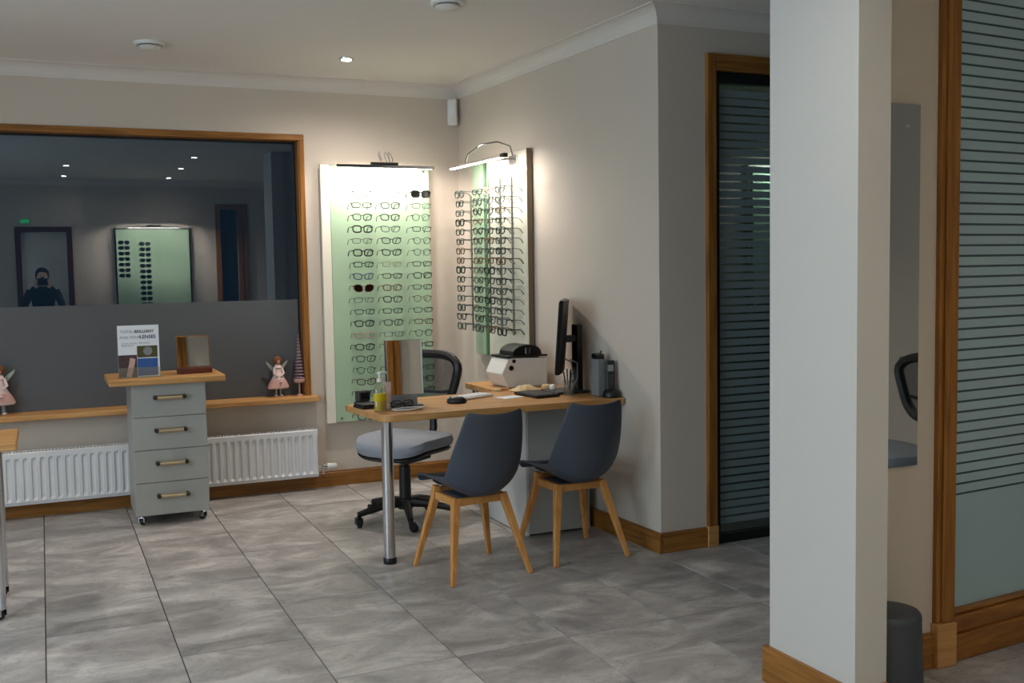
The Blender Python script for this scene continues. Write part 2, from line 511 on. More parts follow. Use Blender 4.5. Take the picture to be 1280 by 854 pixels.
# window 1
GY = 7.185
w1 = struct('window_1', None, None)
for nm, bx, mm in (('window_frame', (WX0-0.03, WX1+0.028, YB-0.014, YB-0.0005, WZ1-0.010, WZ1+0.030), 'oak_trim'),
                   ('window_frame', (WX1-0.006, WX1+0.028, YB-0.014, YB-0.0005, WZ0, WZ1-0.0105), 'oak_trim_z'),
                   ('window_frame', (WX0-0.03, WX0+0.006, YB-0.014, YB-0.0005, WZ0, WZ1-0.0105), 'oak_trim_z'),
                   ('reveal_lining', (WX0+0.0005, WX1-0.0005, YB, GY+0.03, WZ1-0.012, WZ1-0.0005), 'oak_trim'),
                   ('reveal_lining', (WX1-0.013, WX1-0.0005, YB, GY+0.03, WZ0, WZ1-0.0125), 'oak_trim_z'),
                   ('reveal_lining', (WX0+0.0005, WX0+0.013, YB, GY+0.03, WZ0, WZ1-0.0125), 'oak_trim_z')):
    part(nm, MB().box(*bx), mm, w1, bev=0.003)
part('window_gasket', MB().box(WX0+0.014, WX1-0.0135, GY-0.012, GY-0.001, WZ1-0.024, WZ1-0.0125).box(WX1-0.022, WX1-0.0135, GY-0.012, GY-0.001, WZ0, WZ1-0.0245), 'black_matte', w1)
part('pane', MB().box(WX0+0.014, WX1-0.0135, GY, GY+0.01, WZ0, WZ1-0.013), 'window_glass', w1)
part('privacy_film', MB().box(WX0+0.014, WX1-0.0225, GY-0.006, GY-0.0005, WZ0+0.001, 1.302), 'film_window', w1)['label'] = 'grey frosted film over the lower part of the window'
sill = MB().prism([(WX0-0.05, 6.975), (1.69, 6.975), (1.70, 6.985), (1.70, YB-0.0005), (WX1, YB-0.0005), (WX1, GY+0.03), (WX0-0.05, GY+0.03)], WZ0-0.0345, WZ0-0.0003)
part('window_sill', sill, 'oak_top', w1, bev=0.005)

# night outside the window: pavement and a dark building opposite
struct('ground_outside', MB().box(-9, 9, 7.4, 16, -0.3, -0.2), 'night_ground')

# glass door
d1 = struct('door_1', None, None)
part('door_frame', MB().box(3.166, DX0, 4.546, 4.60, 0.11, 2.578), 'oak_trim_z', d1, bev=0.004)
part('door_frame', MB().box(DX0, DX1+0.05, 4.546, 4.60, 2.492, 2.578), 'oak_trim', d1, bev=0.004)
part('door_frame', MB().box(DX1, DX1+0.055, 4.546, 4.60, 0.11, 2.4915), 'oak_trim_z', d1, bev=0.004)
part('plinth_block', MB().box(3.160, DX0+0.002, 4.540, 4.60, 0, 0.1095), 'oak_top', d1, bev=0.003)
part('black_frame', MB().box(DX0, DX0+0.035, 4.575, 4.62, 0.002, 2.4915).box(DX0+0.035, DX1, 4.575, 4.62, 2.435, 2.4915).box(DX0+0.035, DX1, 4.575, 4.62, 0.002, 0.05), 'black_plastic', d1)['label'] = 'black metal door frame'
part('pane', MB().box(DX0+0.035, DX1, 4.59, 4.60, 0.05, 2.435), 'door_glass', d1)
me = MB().box(DX0+0.035, DX1-0.002, 4.584, 4.5885, 0, 0.0335).mesh('film_stripe'); me.materials.append(MATS['frost_dark'])
z = 2.40
while z > 0.10:
    link('film_stripe', me, None, d1, (0, 0, z-0.0335)); z -= 0.0435
# room beyond the glass door
g = thing('display_panel', 'lit pale green display panel seen dimly through the glass door', 'panel', (5.33, 7.0, 0.5))
g.location = (5.52, 6.98, 0.70)
part('backing', MB().box(-0.22, 0.4, 0.06, 0.09, 0, 1.60), 'board_cream', g)
part('glass_sheet', MB().box(-0.20, 0.38, 0.03, 0.05, 0.02, 1.58), 'panel_green', g)
part('lamp_bar', MB().box(-0.15, 0.35, -0.12, -0.09, 1.60, 1.625), 'chrome', g)
part('light_strip', MB().box(-0.14, 0.34, -0.118, -0.092, 1.592, 1.5995), 'led', g)
add_area('bulb', (0.1, -0.10, 1.58), (0.5, 0, 0), 0.5, 0.02, 3.0, NEUT, g)
pc = thing('tub_chair', 'pale green round-backed chair on a pedestal beyond the glass door', 'chair', (5.42, 6.3, 0))
pc.scale = (1.5, 1.5, 1.0)
part('back', MB().lathe([(0.02, 0), (0.26, 0.02), (0.34, 0.12), (0.34, 0.65), (0.30, 0.80), (0.18, 0.90), (0.02, 0.94)], z=0.46, n=24), 'pod_green', pc, smooth=True)
part('pedestal', MB().lathe([(0.24, 0), (0.24, 0.02), (0.06, 0.05), (0.06, 0.46)], n=20), 'pod_green', pc, smooth=True)

# angled glazed partition on the right
PR = 0.087
w2 = struct('window_2', None, None); w2.location = (2.925, 2.806, 0); w2.rotation_euler = (0, 0, 0)
Mp = Matrix.Translation((0.09, 0.03, 0)) @ Rz(PR)
part('post', MB().box(0.008, 0.030, -0.02, 0.10, 0.165, CEIL-0.001).box(0.030, 0.092, -0.028, 0.10, 0.165, CEIL-0.001), 'oak_trim_z', w2, bev=0.004)
part('plinth_block', MB().box(0.0, 0.096, -0.036, 0.11, 0, 0.1645), 'oak_top', w2, bev=0.004)
part('base_rail', MB().box(0.01, 2.2, -0.045, 0.07, 0.001, 0.10, Mp), 'oak_trim', w2, bev=0.004)
part('glazing_rail', MB().box(0.01, 2.2, -0.030, 0.06, 0.1005, 0.165, Mp).box(0.01, 2.2, -0.018, 0.05, 0.1652, 0.182, Mp), 'oak_trim', w2, bev=0.006)
part('pane', MB().box(0.005, 2.2, 0.012, 0.022, 0.183, CEIL-0.002, Mp), 'door_glass', w2)
part('solid_film', MB().box(0.005, 2.19, 0.008, 0.0115, 0.184, 0.612, Mp), 'frost_film', w2)['label'] = 'plain frosted film below the stripes'
me = MB().box(0.005, 2.19, 0.008, 0.0115, 0, 0.0305, Mp).mesh('film_stripe'); me.materials.append(MATS['frost_film'])
z = 0.620
while z < CEIL-0.04:
    link('film_stripe', me, None, w2, (0, 0, z)); z += 0.0388

# doors in the wall behind the camera (seen only in reflections)
for n_, (xa, xb, zt) in ((2, (-0.22, 0.34, 2.08)), (3, (2.36, 2.60, 2.4))):
    d = struct('door_%d' % n_, None, None)
    fw = 0.07 if n_ == 2 else 0.14
    fm = MB().box(xa-0.07, xa+0.0, YF-0.02, YF+0.02, 0, zt+0.07).box(xa, xb, YF-0.02, YF+0.02, zt, zt+0.07).box(xb, xb+fw*0.45, YF-0.02, YF+0.02, 0, zt+0.07).box(xb+fw*0.62, xb+fw, YF-0.02, YF+0.02, 0, zt+0.07).box(xb+fw*0.45, xb+fw*0.62, YF-0.02, YF+0.003, 0, zt+0.07)
    part('door_frame', fm, 'mahogany' if n_ == 2 else 'oak_trim_z', d)
    part('door_leaf', MB().box(xa+0.002, xb-0.002, YF-0.09, YF-0.05, 0.005, zt-0.002), 'cabinet_white' if n_ == 2 else 'navy_fabric', d)

# window 3: shop front in the left wall
w3 = struct('window_3', None, None)
part('window_frame', MB().box(-2.66, -2.61, 0.6, 4.6, 0.4, 0.46).box(-2.66, -2.61, 0.6, 4.6, 2.54, 2.6).box(-2.66, -2.61, 0.6, 0.66, 0.46, 2.54)
     .box(-2.66, -2.61, 4.54, 4.6, 0.46, 2.54).box(-2.66, -2.61, 2.57, 2.63, 0.46, 2.54), 'oak_trim_y', w3)
part('pane', MB().box(-2.645, -2.635, 0.66, 4.54, 0.46, 2.54), 'window_glass', w3)

# ------------------------------------------------------------------ radiator
r = thing('radiator', 'long white ribbed panel radiator under the window', 'radiator', (0, 6.975, 0.095))
RX0, RX1, RH = -1.1, 1.672, 0.325
P = []
n_rib = int((RX1-RX0-0.06)/0.0475)
xs = [(RX0, 0.012)]
x = RX0+0.03
for i in range(n_rib):
    xs += [(x, 0.0), (x+0.017, 0.0), (x+0.024, 0.012), (x+0.0405, 0.012)]
    x += 0.0475
xs += [(x, 0.0), (RX1-0.008, 0.0), (RX1, 0.010)]
rows = []
for zz, k in ((0.0, 0), (0.022, 0), (0.040, 1), (RH-0.052, 1), (RH-0.034, 0), (RH-0.006, 0), (RH, 0)):
    rows.append([(px, (0.0 if k == 0 else py)+(0.010 if zz in (0.0, RH) else 0.002), zz) for px, py in xs])
part('front_panel', MB().grid(rows), 'white_metal', r)
part('rear_panel', MB().box(RX0+0.01, RX1-0.01, 0.075, 0.082, 0.01, RH-0.01), 'white_metal', r)
part('side_panel', MB().box(RX1-0.004, RX1, 0.010, 0.088, 0.003, RH), 'white_metal', r, bev=0.002)
part('side_panel', MB().box(RX0, RX0+0.004, 0.010, 0.088, 0.003, RH), 'white_metal', r, bev=0.002)
gm = MB().box(RX0+0.005, RX1-0.005, 0.012, 0.018, RH-0.006, RH).box(RX0+0.005, RX1-0.005, 0.080, 0.088, RH-0.006, RH)
gx = RX0+0.01
while gx < RX1-0.02:
    gm.box(gx, gx+0.008, 0.018, 0.08, RH-0.005, RH-0.001); gx += 0.02
part('top_grille', gm, 'white_metal', r)
for bx_ in (-0.6, 0.4, 1.3):
    part('wall_bracket', MB().box(bx_, bx_+0.03, 0.084, 0.114, 0.03, RH-0.03), 'white_metal', r)
v = thing('radiator_valve', 'white thermostatic valve on the right end of the radiator', 'valve', (1.672, 7.01, 0.125))
part('pipe', MB().tube([(0, 0, 0.03), (0.04, 0, 0.03)], 0.009, 10).tube([(0.04, 0, 0.04), (0.04, 0, -0.02), (0.045, 0.03, -0.04)], 0.008, 10), 'chrome', v)
part('valve_body', MB().tube([(0.03, 0, 0.03), (0.065, 0, 0.03)], 0.014, 12), 'chrome', v, smooth=True)
part('dial', MB().tube([(0.065, 0, 0.03), (0.07, 0, 0.03), (0.125, 0, 0.03), (0.132, 0, 0.03)], [0.016, 0.022, 0.020, 0.014], 14), 'white_plastic', v, smooth=True)

# ------------------------------------------------------------------ castor helper
def castor(parent, x, y, top, s=1.0, ang=0.0, m_h='chrome', m_w='black_plastic'):
    R = 0.024*s
    M = Matrix.Translation((x, y, 0)) @ Rz(ang)
    p = part('castor', MB().box(-0.016*s, 0.016*s, -0.012*s, 0.026*s, 2*R, 2*R+0.006*s, M).box(-0.018*s, -0.014*s, -0.008*s, 0.03*s, R*0.8, 2*R+0.001, M)
             .box(0.014*s, 0.018*s, -0.008*s, 0.03*s, R*0.8, 2*R+0.001, M).tube([M @ Vector((0, 0, 2*R)), M @ Vector((0, 0, top))], 0.006*s, 8), m_h, parent)
    a, b = M @ Vector((-0.011*s, 0.018*s, R)), M @ Vector((0.011*s, 0.018*s, R))
    part('wheel', MB().tube([a, a+(b-a)*0.12, a+(b-a)*0.88, b], [R*0.8, R, R, R*0.8], 16), m_w, p, smooth=True)
    return p


# ------------------------------------------------------------------ drawer trolley
c = thing('drawer_cabinet', 'grey four-drawer trolley cabinet with an oak top in front of the radiator', 'cabinet', (0.665, 6.46, 0))
part('carcass', MB().box(-0.212, 0.212, 0.018, 0.42, 0.058, 0.845), 'cabinet_grey', c, bev=0.002)
part('worktop', MB().box(-0.335, 0.322, -0.055, 0.42, 0.846, 0.884), 'oak_top', c, bev=0.006)
for i in range(4):
    z0 = 0.064+0.1955*i
    d = part('drawer', MB().box(-0.208, 0.208, 0, 0.0175, z0, z0+0.192), 'cabinet_grey', c, bev=0.002)
    zc = z0+0.115
    h = part('handle', MB().tube([(-0.072, -0.028, zc), (0.072, -0.028, zc)], 0.0135, 12), 'brass_satin', d, smooth=True)
    for sg in (-1, 1):
        part('handle_post', MB().tube([(sg*0.082, 0.0, zc), (sg*0.082, -0.042, zc)], 0.0125, 12), 'dark_metal', d, smooth=True)['label'] = 'dark end post of the handle'
for (cx_, cy_) in ((-0.18, 0.04), (0.18, 0.04), (-0.18, 0.38), (0.18, 0.38)):
    castor(c, cx_, cy_, 0.058, 0.95, 0.6 if cx_ > 0 else -0.4)

# leaflet stand
def text_mesh(body, size, m, parent, loc, name='print', bold=False, rotx=PI/2):
    cu = bpy.data.curves.new('print', 'FONT'); cu.body = body; cu.size = size; cu.extrude = 0.0002
    cu.resolution_u = 2
    if bold: cu.offset = size*0.02
    t = bpy.data.objects.new('tmp', cu); COL.objects.link(t)
    dg = bpy.context.evaluated_depsgraph_get()
    me = bpy.data.meshes.new_from_object(t.evaluated_get(dg))
    bpy.data.objects.remove(t)
    me.materials.clear()
    return link(name, me, m, parent, loc, (rotx, 0, 0))

lf = thing('leaflet_stand', 'white eyecare leaflet with photographs standing in a clear holder on the cabinet', 'leaflet', (0.508, 6.50, 0.8855), 0.02)
part('holder', MB().box(-0.118, 0.118, 0.004, 0.007, 0.0, 0.312).box(-0.118, 0.118, 0.0, 0.06, 0, 0.003).box(-0.118, 0.118, -0.006, -0.004, 0.003, 0.06).box(-0.118, 0.118, -0.006, 0.004, 0, 0.003), 'clear_plastic', lf)
part('sheet', MB().box(-0.115, 0.115, 0.0005, 0.0035, 0.003, 0.308), 'paper', lf)
part('photograph', MB().box(-0.115, -0.012, -0.0005, 0.0, 0.004, 0.135), 'dark_print', lf)
part('photograph', MB().prism([(-0.075, 0.005), (-0.045, 0.005), (-0.03, 0.06), (-0.02, 0.11), (-0.05, 0.12), (-0.06, 0.07)], 0.0007, 0.0011, Matrix.Rotation(PI/2, 4, 'X')), 'skin_print', lf)
part('photograph', MB().box(-0.010, 0.104, -0.0005, 0.0, 0.118, 0.186), 'garden_print', lf)
part('photograph', MB().lathe([(0.001, 0), (0.026, 0.0003), (0.001, 0.0006)], n=16, M=Matrix.Translation((0.05, -0.0006, 0.155)) @ Matrix.Rotation(PI/2, 4, 'X')), 'grey_card', lf)
part('photograph', MB().box(-0.010, 0.104, -0.0005, 0.0, 0.010, 0.112), 'print_blue', lf)
text_mesh('TOTAL', 0.0235, 'print_grey', lf, (-0.100, -0.0003, 0.264))
text_mesh('BRILLIANT', 0.0235, 'print_black', lf, (-0.022, -0.0003, 0.264), bold=True)
text_mesh('AND YOUR', 0.0225, 'print_grey', lf, (-0.105, -0.0003, 0.231))
text_mesh('LENSES', 0.028, 'print_navy', lf, (0.008, -0.0003, 0.230), bold=True)
text_mesh('Glasses and sun\nlenses for all', 0.013, 'print_grey', lf, (-0.095, -0.0003, 0.200))
text_mesh('Ask in store', 0.013, 'print_grey', lf, (0.0, -0.0003, 0.200))

# small mirror on the cabinet
mr = thing('counter_mirror', 'small square tilting counter mirror with dark wooden base on the cabinet', 'mirror', (0.835, 6.62, 0.8855), 0.066)
T = Matrix.Rotation(-0.10, 4, 'X')
part('base', MB().box(-0.098, 0.098, -0.05, 0.05, 0, 0.032), 'mahogany', mr, bev=0.003)
part('frame', MB().box(-0.098, 0.098, 0.006, 0.016, 0.0, 0.195, Matrix.Translation((0, 0, 0.0325)) @ T), 'oak_trim_z', mr, bev=0.002)
part('mirror_glass', MB().box(-0.092, 0.092, 0.003, 0.0055, 0.006, 0.189, Matrix.Translation((0, 0, 0.0325)) @ T), 'mirror', mr)

# ------------------------------------------------------------------ angels and tree on the sill
def angel(loc, label, s=1.0, rz=0.0):
    a = thing('angel_figurine', label, 'figurine', loc, rz)
    part('dress', MB().lathe([(0.001, 0.052), (0.068, 0.056), (0.074, 0.066), (0.056, 0.10), (0.036, 0.14), (0.024, 0.172), (0.020, 0.19), (0.028, 0.198), (0.020, 0.215), (0.008, 0.222)], n=20, sx=s, sy=s*0.7), 'doll_dress', a, smooth=True)
    part('skirt_band', MB().lathe([(0.050, 0.064), (0.0715, 0.070), (0.0625, 0.094), (0.048, 0.118), (0.040, 0.118)], n=20, sx=s*1.01, sy=s*0.73), 'doll_pink', a, smooth=True)['label'] = 'pink patterned overskirt'
    part('head', MB().lathe([(0.004, 0.214), (0.016, 0.222), (0.022, 0.236), (0.021, 0.250), (0.012, 0.262), (0.003, 0.266)], n=16, sx=s, sy=s), 'doll_skin', a, smooth=True)
    part('hair', MB().lathe([(0.018, 0.222), (0.029, 0.228), (0.031, 0.245), (0.026, 0.262), (0.014, 0.274), (0.003, 0.277)], cy=0.006, n=16, sx=s, sy=s*0.9), 'doll_hair', a, smooth=True)
    for sg in (-1, 1):
        part('leg', MB().tube([(sg*0.016, 0, 0.010), (sg*0.016, 0, 0.060)], 0.008*s, 10), 'doll_wing', a, smooth=True)
        part('shoe', MB().lathe([(0.010, 0), (0.014, 0.004), (0.010, 0.012)], cx=sg*0.018, cy=-0.006, n=12, sy=1.5), 'doll_dress', a, smooth=True)
        part('arm', MB().tube([(sg*0.024, 0, 0.198), (sg*0.034, -0.018, 0.160), (sg*0.012, -0.034, 0.140)], [0.009, 0.008, 0.006], 8), 'doll_dress', a, smooth=True)
        w = [(sg*0.012, 0.16), (sg*0.045, 0.185), (sg*0.072, 0.225), (sg*0.078, 0.245), (sg*0.060, 0.232), (sg*0.030, 0.205), (sg*0.012, 0.19)]
        part('wing', MB().prism(w, -0.024, -0.018, Matrix.Rotation(PI/2, 4, 'X')), 'doll_wing', a)
    part('heart', MB().lathe([(0.001, -0.009), (0.009, -0.004), (0.010, 0.003), (0.001, 0.009)], cx=0.004, cy=-0.052*s, z=0.105, n=12), 'doll_dress', a, smooth=True)
    return a

angel((1.445, 7.12, WZ0+0.0005), 'cloth angel in a pale dress on the right end of the windowsill', 1.0, 0.15)
angel((-0.262, 7.10, WZ0+0.0005), 'brown-haired cloth angel at the left edge of the photo on the windowsill', 1.0, 0.1).scale = (1.22, 1.22, 1.12)
t = thing('ornamental_tree', 'tall thin mauve bristle tree beside the window frame', 'ornament', (1.585, 7.10, WZ0+0.0005))
t.scale = (1, 1, 0.97)
part('stand', MB().lathe([(0.022, 0), (0.022, 0.006), (0.006, 0.012), (0.005, 0.10)], n=14), 'doll_pink', t, smooth=True)
tm = MB()
for i in range(15):
    z0 = 0.10+i*0.0225; rr = 0.036*(1-i/15.5)
    tm.lathe([(rr*0.35, z0), (rr+0.003, z0+0.003), (rr*0.55, z0+0.022)], n=11)
part('needles', tm, 'tree_mauve', t)
part('collar', MB().lathe([(0.030, 0.092), (0.037, 0.098), (0.038, 0.118), (0.030, 0.122)], n=14), 'doll_pink', t, smooth=True)

# ------------------------------------------------------------------ trolley table at the left edge
lt = thing('trolley_table', 'oak-topped trolley table cut off by the left edge of the photo', 'table', (-0.56, 5.16, 0))
part('tabletop', MB().box(-0.44, 0.435, -0.235, 0.235, 0.745, 0.78), 'oak_top', lt, bev=0.006)
for lx in (-0.40, 0.345):
    for ly in (-0.18, 0.19):
        part('leg', MB().tube([(lx, ly, 0.05), (lx, ly, 0.745)], 0.017, 14), 'chrome', lt, smooth=True)
        castor(lt, lx, ly, 0.052, 1.0, 0.8)

# ------------------------------------------------------------------ glasses
def loop_pts(cx, w, h, e, n=20, droop=0.0, brow=0.0):
    pts = []
    for k in range(n):
        a = 2*PI*k/n
        ca, sa = math.cos(a), math.sin(a)
        x_ = math.copysign(abs(ca)**(2/e), ca)*w/2
        z_ = math.copysign(abs(sa)**(2/e), sa)*h/2
        side = 1 if cx > 0 else -1
        z_ += brow*max(0, x_*side/(w/2))*max(0, z_/(h/2))
        x_ += -side*droop*max(0, -z_/(h/2))
        pts.append((cx+x_, 0, z_))
    return pts

STYLES = {  # name: width, height, exponent, droop, brow, radius
    'rectangular': (0.052, 0.030, 4.0, 0.0, 0.0, 0.0022),
    'round': (0.047, 0.042, 2.0, 0.0, 0.0, 0.0017),
    'soft square': (0.051, 0.037, 3.0, 0.003, 0.0, 0.0028),
    'cat-eye': (0.052, 0.036, 2.6, 0.004, 0.007, 0.0026),
    'thick square': (0.053, 0.040, 3.2, 0.002, 0.002, 0.0036),
    'aviator': (0.055, 0.046, 2.4, 0.007, 0.003, 0.0020),
}
G_MESH = {}
for st, (w, h, e, dr, br, rad) in STYLES.items():
    cxx = w/2+0.009
    mb = MB()
    for sg in (-1, 1):
        mb.tube(loop_pts(sg*cxx, w, h, e, droop=dr, brow=br), rad*1.25, 5, closed=True)
        mb.box(min(sg*(cxx+w/2-0.002), sg*(cxx+w/2+0.005)), max(sg*(cxx+w/2-0.002), sg*(cxx+w/2+0.005)), -0.002, 0.006, h*0.18+br*0.6, h*0.18+0.008+br*0.6)
    mb.tube([(-0.012, 0, h*0.16), (-0.004, -0.001, h*0.26), (0.004, -0.001, h*0.26), (0.012, 0, h*0.16)], rad*1.1, 5)
    f = mb.mesh('rim', True); f.materials.append(None)
    ls = []
    for sg in (-1, 1):
        lm = MB(); pts = loop_pts(sg*cxx, w*0.97, h*0.97, e, droop=dr, brow=br)
        n = len(pts)
        lm.verts_faces([(x_, -0.0006, z_) for x_, _, z_ in pts]+[(x_, 0.0006, z_) for x_, _, z_ in pts],
                       [tuple(range(n)), tuple(range(n, 2*n))[::-1]]+[(i, (i+1) % n, n+(i+1) % n, n+i) for i in range(n)])
        q = lm.mesh('lens_glass'); q.materials.append(None); ls.append(q)
    ts = []
    for sg in (-1, 1):
        X_ = sg*(cxx+w/2+0.003); zt = h*0.18+0.004+br*0.6
        tm_ = MB().tube([(X_, 0.004, zt), (X_*0.99, 0.05, zt), (X_*0.97, 0.088, zt-0.001), (X_*0.965, 0.104, zt-0.012), (X_*0.96, 0.116, zt-0.030)], [rad*0.9, rad*0.8, rad*0.8, rad, rad*1.1], 5)
        q = tm_.mesh('temple', True); q.materials.append(None); ts.append(q)
    G_MESH[st] = (f, ls, ts)


def spectacles(st, colr, loc, rz, label, group, lens='lens', name='spectacles'):
    f, ls, ts = G_MESH[st]
    def put(nm, me_, mm, parent=None):
        o = bpy.data.objects.new(nm, me_); COL.objects.link(o)
        o.material_slots[0].link = 'OBJECT'; o.material_slots[0].material = mm
        if parent: o.parent = parent
        return o
    root = thing(name, label, 'glasses', loc, rz, group)
    root.scale = (1.08, 1.08, 1.08)
    put('rim', f, FRAME_COLS[colr], root)
    for q in ls: put('lens_glass', q, MATS[lens], root)
    for q in ts: put('temple', q, FRAME_COLS[colr], root)
    return root

ORD = ['top', 'second', 'third', 'fourth', 'fifth', 'sixth', 'seventh', 'eighth', 'ninth', 'tenth', 'eleventh', 'twelfth', 'thirteenth', 'fourteenth', 'fifteenth', 'sixteenth', 'seventeenth', 'eighteenth', 'nineteenth', 'bottom']

# ------------------------------------------------------------------ panel 1 on the back wall
p1 = thing('display_panel', 'tall pale green glass spectacle display panel on the back wall right of the window', 'panel', (1.755, 7.0895, 0.446))
part('backing', MB().box(0.035, 0.77, -0.028, -0.001, 0.0, 1.77), 'board_cream', p1, bev=0.002)
part('edge_strip', MB().box(0.0, 0.062, -0.060, -0.0285, 0.0, 1.77), 'panel_side', p1, bev=0.002)['label'] = 'cream strip down the left edge'
part('glass_sheet', MB().box(0.063, 0.775, -0.062, -0.052, 0.004, 1.766), 'panel_green', p1, bev=0.002)
for sx_ in (0.10, 0.735):
    for sz_ in (0.03, 1.735):
        part('standoff', MB().tube([(sx_, -0.0285, sz_), (sx_, -0.068, sz_)], 0.008, 12), 'chrome', p1, smooth=True)
xcols = (1.998, 2.200, 2.420)
spec1 = {(0, 0): ('round', 'gunmetal'), (0, 1): ('round', 'silver'), (1, 0): ('rectangular', 'gunmetal'), (1, 1): ('soft square', 'dark grey'), (1, 2): ('rectangular', 'silver'),
         (2, 0): ('soft square', 'dark grey'), (2, 1): ('soft square', 'gunmetal'), (2, 2): ('round', 'gunmetal'), (3, 0): ('thick square', 'black'),
         (5, 0): ('thick square', 'black'), (5, 1): ('cat-eye', 'black'), (6, 1): ('rectangular', 'pale olive'), (7, 0): ('cat-eye', 'navy blue'), (9, 0): ('rectangular', 'silver'),
         (9, 1): ('soft square', 'black'), (10, 1): ('rectangular', 'black'), (11, 0): ('soft square', 'black'), (12, 0): ('rectangular', 'pinkish'), (13, 0): ('soft square', 'black')}
cn = ('left', 'middle', 'right')
for i in range(20):
    zz = 2.013-0.0800*i
    for j in range(3):
        rnd = random.Random(i*7+j*131)
        grp = 'spectacles on the green display panel'
        if (i, j) == (0, 2):
            spectacles('thick square', 'black', (xcols[j], 6.893, zz), 0.0, 'black sunglasses with dark lenses, top row right of the green panel', grp, 'dark_lens', 'sunglasses'); continue
        if (i, j) == (8, 0):
            spectacles('aviator', 'brown', (xcols[j], 6.893, zz), 0.0, 'brown aviator sunglasses in the left column of the green panel', grp, 'brown_lens', 'sunglasses'); continue
        st, cl = spec1.get((i, j), (rnd.choice(['rectangular', 'rectangular', 'soft square', 'cat-eye', 'round']), rnd.choice(['black', 'dark grey', 'gunmetal', 'gunmetal', 'dark grey', 'silver', 'brown'])))
        spectacles(st, cl, (xcols[j]+rnd.uniform(-.004, .004), 6.893, zz), rnd.uniform(-0.05, 0.05),
                   '%s %s spectacles, %s row, %s column of the green panel' % (cl, st, ORD[i], cn[j]), grp)


def picture_lamp(t, L, arms=True, box=True):
    """bar lamp along local X, wall on +Y; origin at bar centre"""
    lip = -0.007 if box else -0.001
    part('lamp_bar', MB().box(-L/2, L/2, -0.012, 0.010, 0.0035, 0.014).box(-L/2, L/2, -0.014, -0.0122, lip, 0.014), 'chrome', t, bev=0.001)
    part('light_strip', MB().box(-L/2+0.012, L/2-0.012, -0.0118, 0.012, -0.006, 0.0033), 'led', t)
    a = add_area('bulb', (0, 0.0, -0.018), (math.radians(26), 0, 0), L-0.04, 0.02, LAMP_W, NEUT, t, spread=math.radians(170))
    return a

l1 = thing('panel_lamp', 'chrome bar lamp with looped cables lighting the green display panel', 'lamp', (2.172, 6.885, 2.190))
picture_lamp(l1, 0.69)
part('lamp_box', MB().box(-0.105, 0.085, -0.018, 0.018, 0.0145, 0.032), 'dark_metal', l1, bev=0.003)
for dx_, w_ in ((-0.03, 0.05), (0.01, 0.07), (0.035, 0.065)):
    part('cable_loop', MB().tube([(dx_, 0, 0.03), (dx_-0.01, 0.03, 0.085), (dx_+0.015, 0.09, 0.115), (dx_+w_, 0.16, 0.08), (dx_+w_+0.01, 0.200, 0.045)], 0.0035, 6), 'chrome', l1, smooth=True)
part('arm', MB().box(-0.006, 0.006, 0.013, 0.141, 0.002, 0.010), 'chrome', l1)

# ------------------------------------------------------------------ panel 2 on the side wall (local X runs towards the camera, local +Y into the wall)
def on_side(Yw, off):
    k = (Yw-SA.y)/sdir.y
    return SA+sdir*k+snor*off
AZ = math.atan2(-sdir.y, -sdir.x)           # direction of local X: towards the camera along the wall
o2 = on_side(6.765, 0.0005)
p2 = thing('display_panel', 'cream spectacle display panel with chrome rods on the side wall', 'panel', (o2.x, o2.y, 0.90), AZ)
W2 = 0.825
part('backing', MB().box(0, W2, -0.035, -0.010, 0, 1.335), 'board_cream', p2, bev=0.002)
part('batten', MB().box(0.05, W2-0.05, -0.0095, -0.0, 0.05, 1.285), 'board_cream', p2)
part('glass_sheet', MB().box(0.238, W2-0.004, -0.044, -0.0355, 0.004, 1.331), 'panel_side', p2, bev=0.002)
part('green_glass_sheet', MB().box(0.008, 0.215, -0.042, -0.0355, 0.004, 1.331), 'panel_green', p2)['label'] = 'pale green glass strip at the corner end'
part('divider', MB().box(0.216, 0.237, -0.060, -0.0355, 0.004, 1.331), 'panel_edge', p2)['label'] = 'dark green dividing edge'
part('shaded_edge', MB().box(W2+0.0005, W2+0.004, -0.044, -0.010, 0, 1.335), 'edge_shade', p2)['label'] = 'near edge of the board, browned to stand in for its shadow on the wall'  # brown colour stands in for the board's shadow on the wall
rods = [(0.085, 1.09), (0.375, 1.235), (0.545, 1.18), (0.715, 1.165)]
for x_, zt in rods:
    rdp = part('rod', MB().tube([(x_, -0.095, 0.165), (x_, -0.095, zt)], 0.0070, 10), 'rod_grey', p2, smooth=True)
    part('standoff', MB().tube([(x_, -0.0405, 0.20), (x_, -0.095, 0.20)], 0.005, 8).tube([(x_, -0.0405, zt-0.03), (x_, -0.095, zt-0.03)], 0.005, 8), 'chrome', rdp, smooth=True)
rn = ('far left', 'centre left', 'centre right', 'near right')
for i in range(15):
    zz = 1.995-0.0640*i
    for j, (x_, zt) in enumerate(rods):
        rnd = random.Random(i*17+j*311+5)
        st = rnd.choice(['rectangular', 'soft square', 'soft square', 'cat-eye', 'thick square'])
        cl = rnd.choice(['black', 'black', 'dark grey', 'dark grey', 'brown', 'gunmetal'])
        if (i, j) == (0, 2): cl = 'pinkish'
        P_ = on_side(6.765, 0)-sdir*x_+snor*0.180
        spectacles(st, cl, (P_.x, P_.y, zz-0.004*j+0.003), AZ+rnd.uniform(-0.06, 0.06),
                   '%s %s spectacles, %s row on the %s rod of the cream panel' % (cl, st, ORD[i] if i < 14 else 'lowest', rn[j]), 'spectacles on the side wall panel')
P_ = on_side(6.255, 0.25)
l2 = thing('panel_lamp', 'chrome bar lamp on a curved arm lighting the cream side-wall panel', 'lamp', (P_.x, P_.y, 2.165), AZ)
picture_lamp(l2, 0.80, box=False)
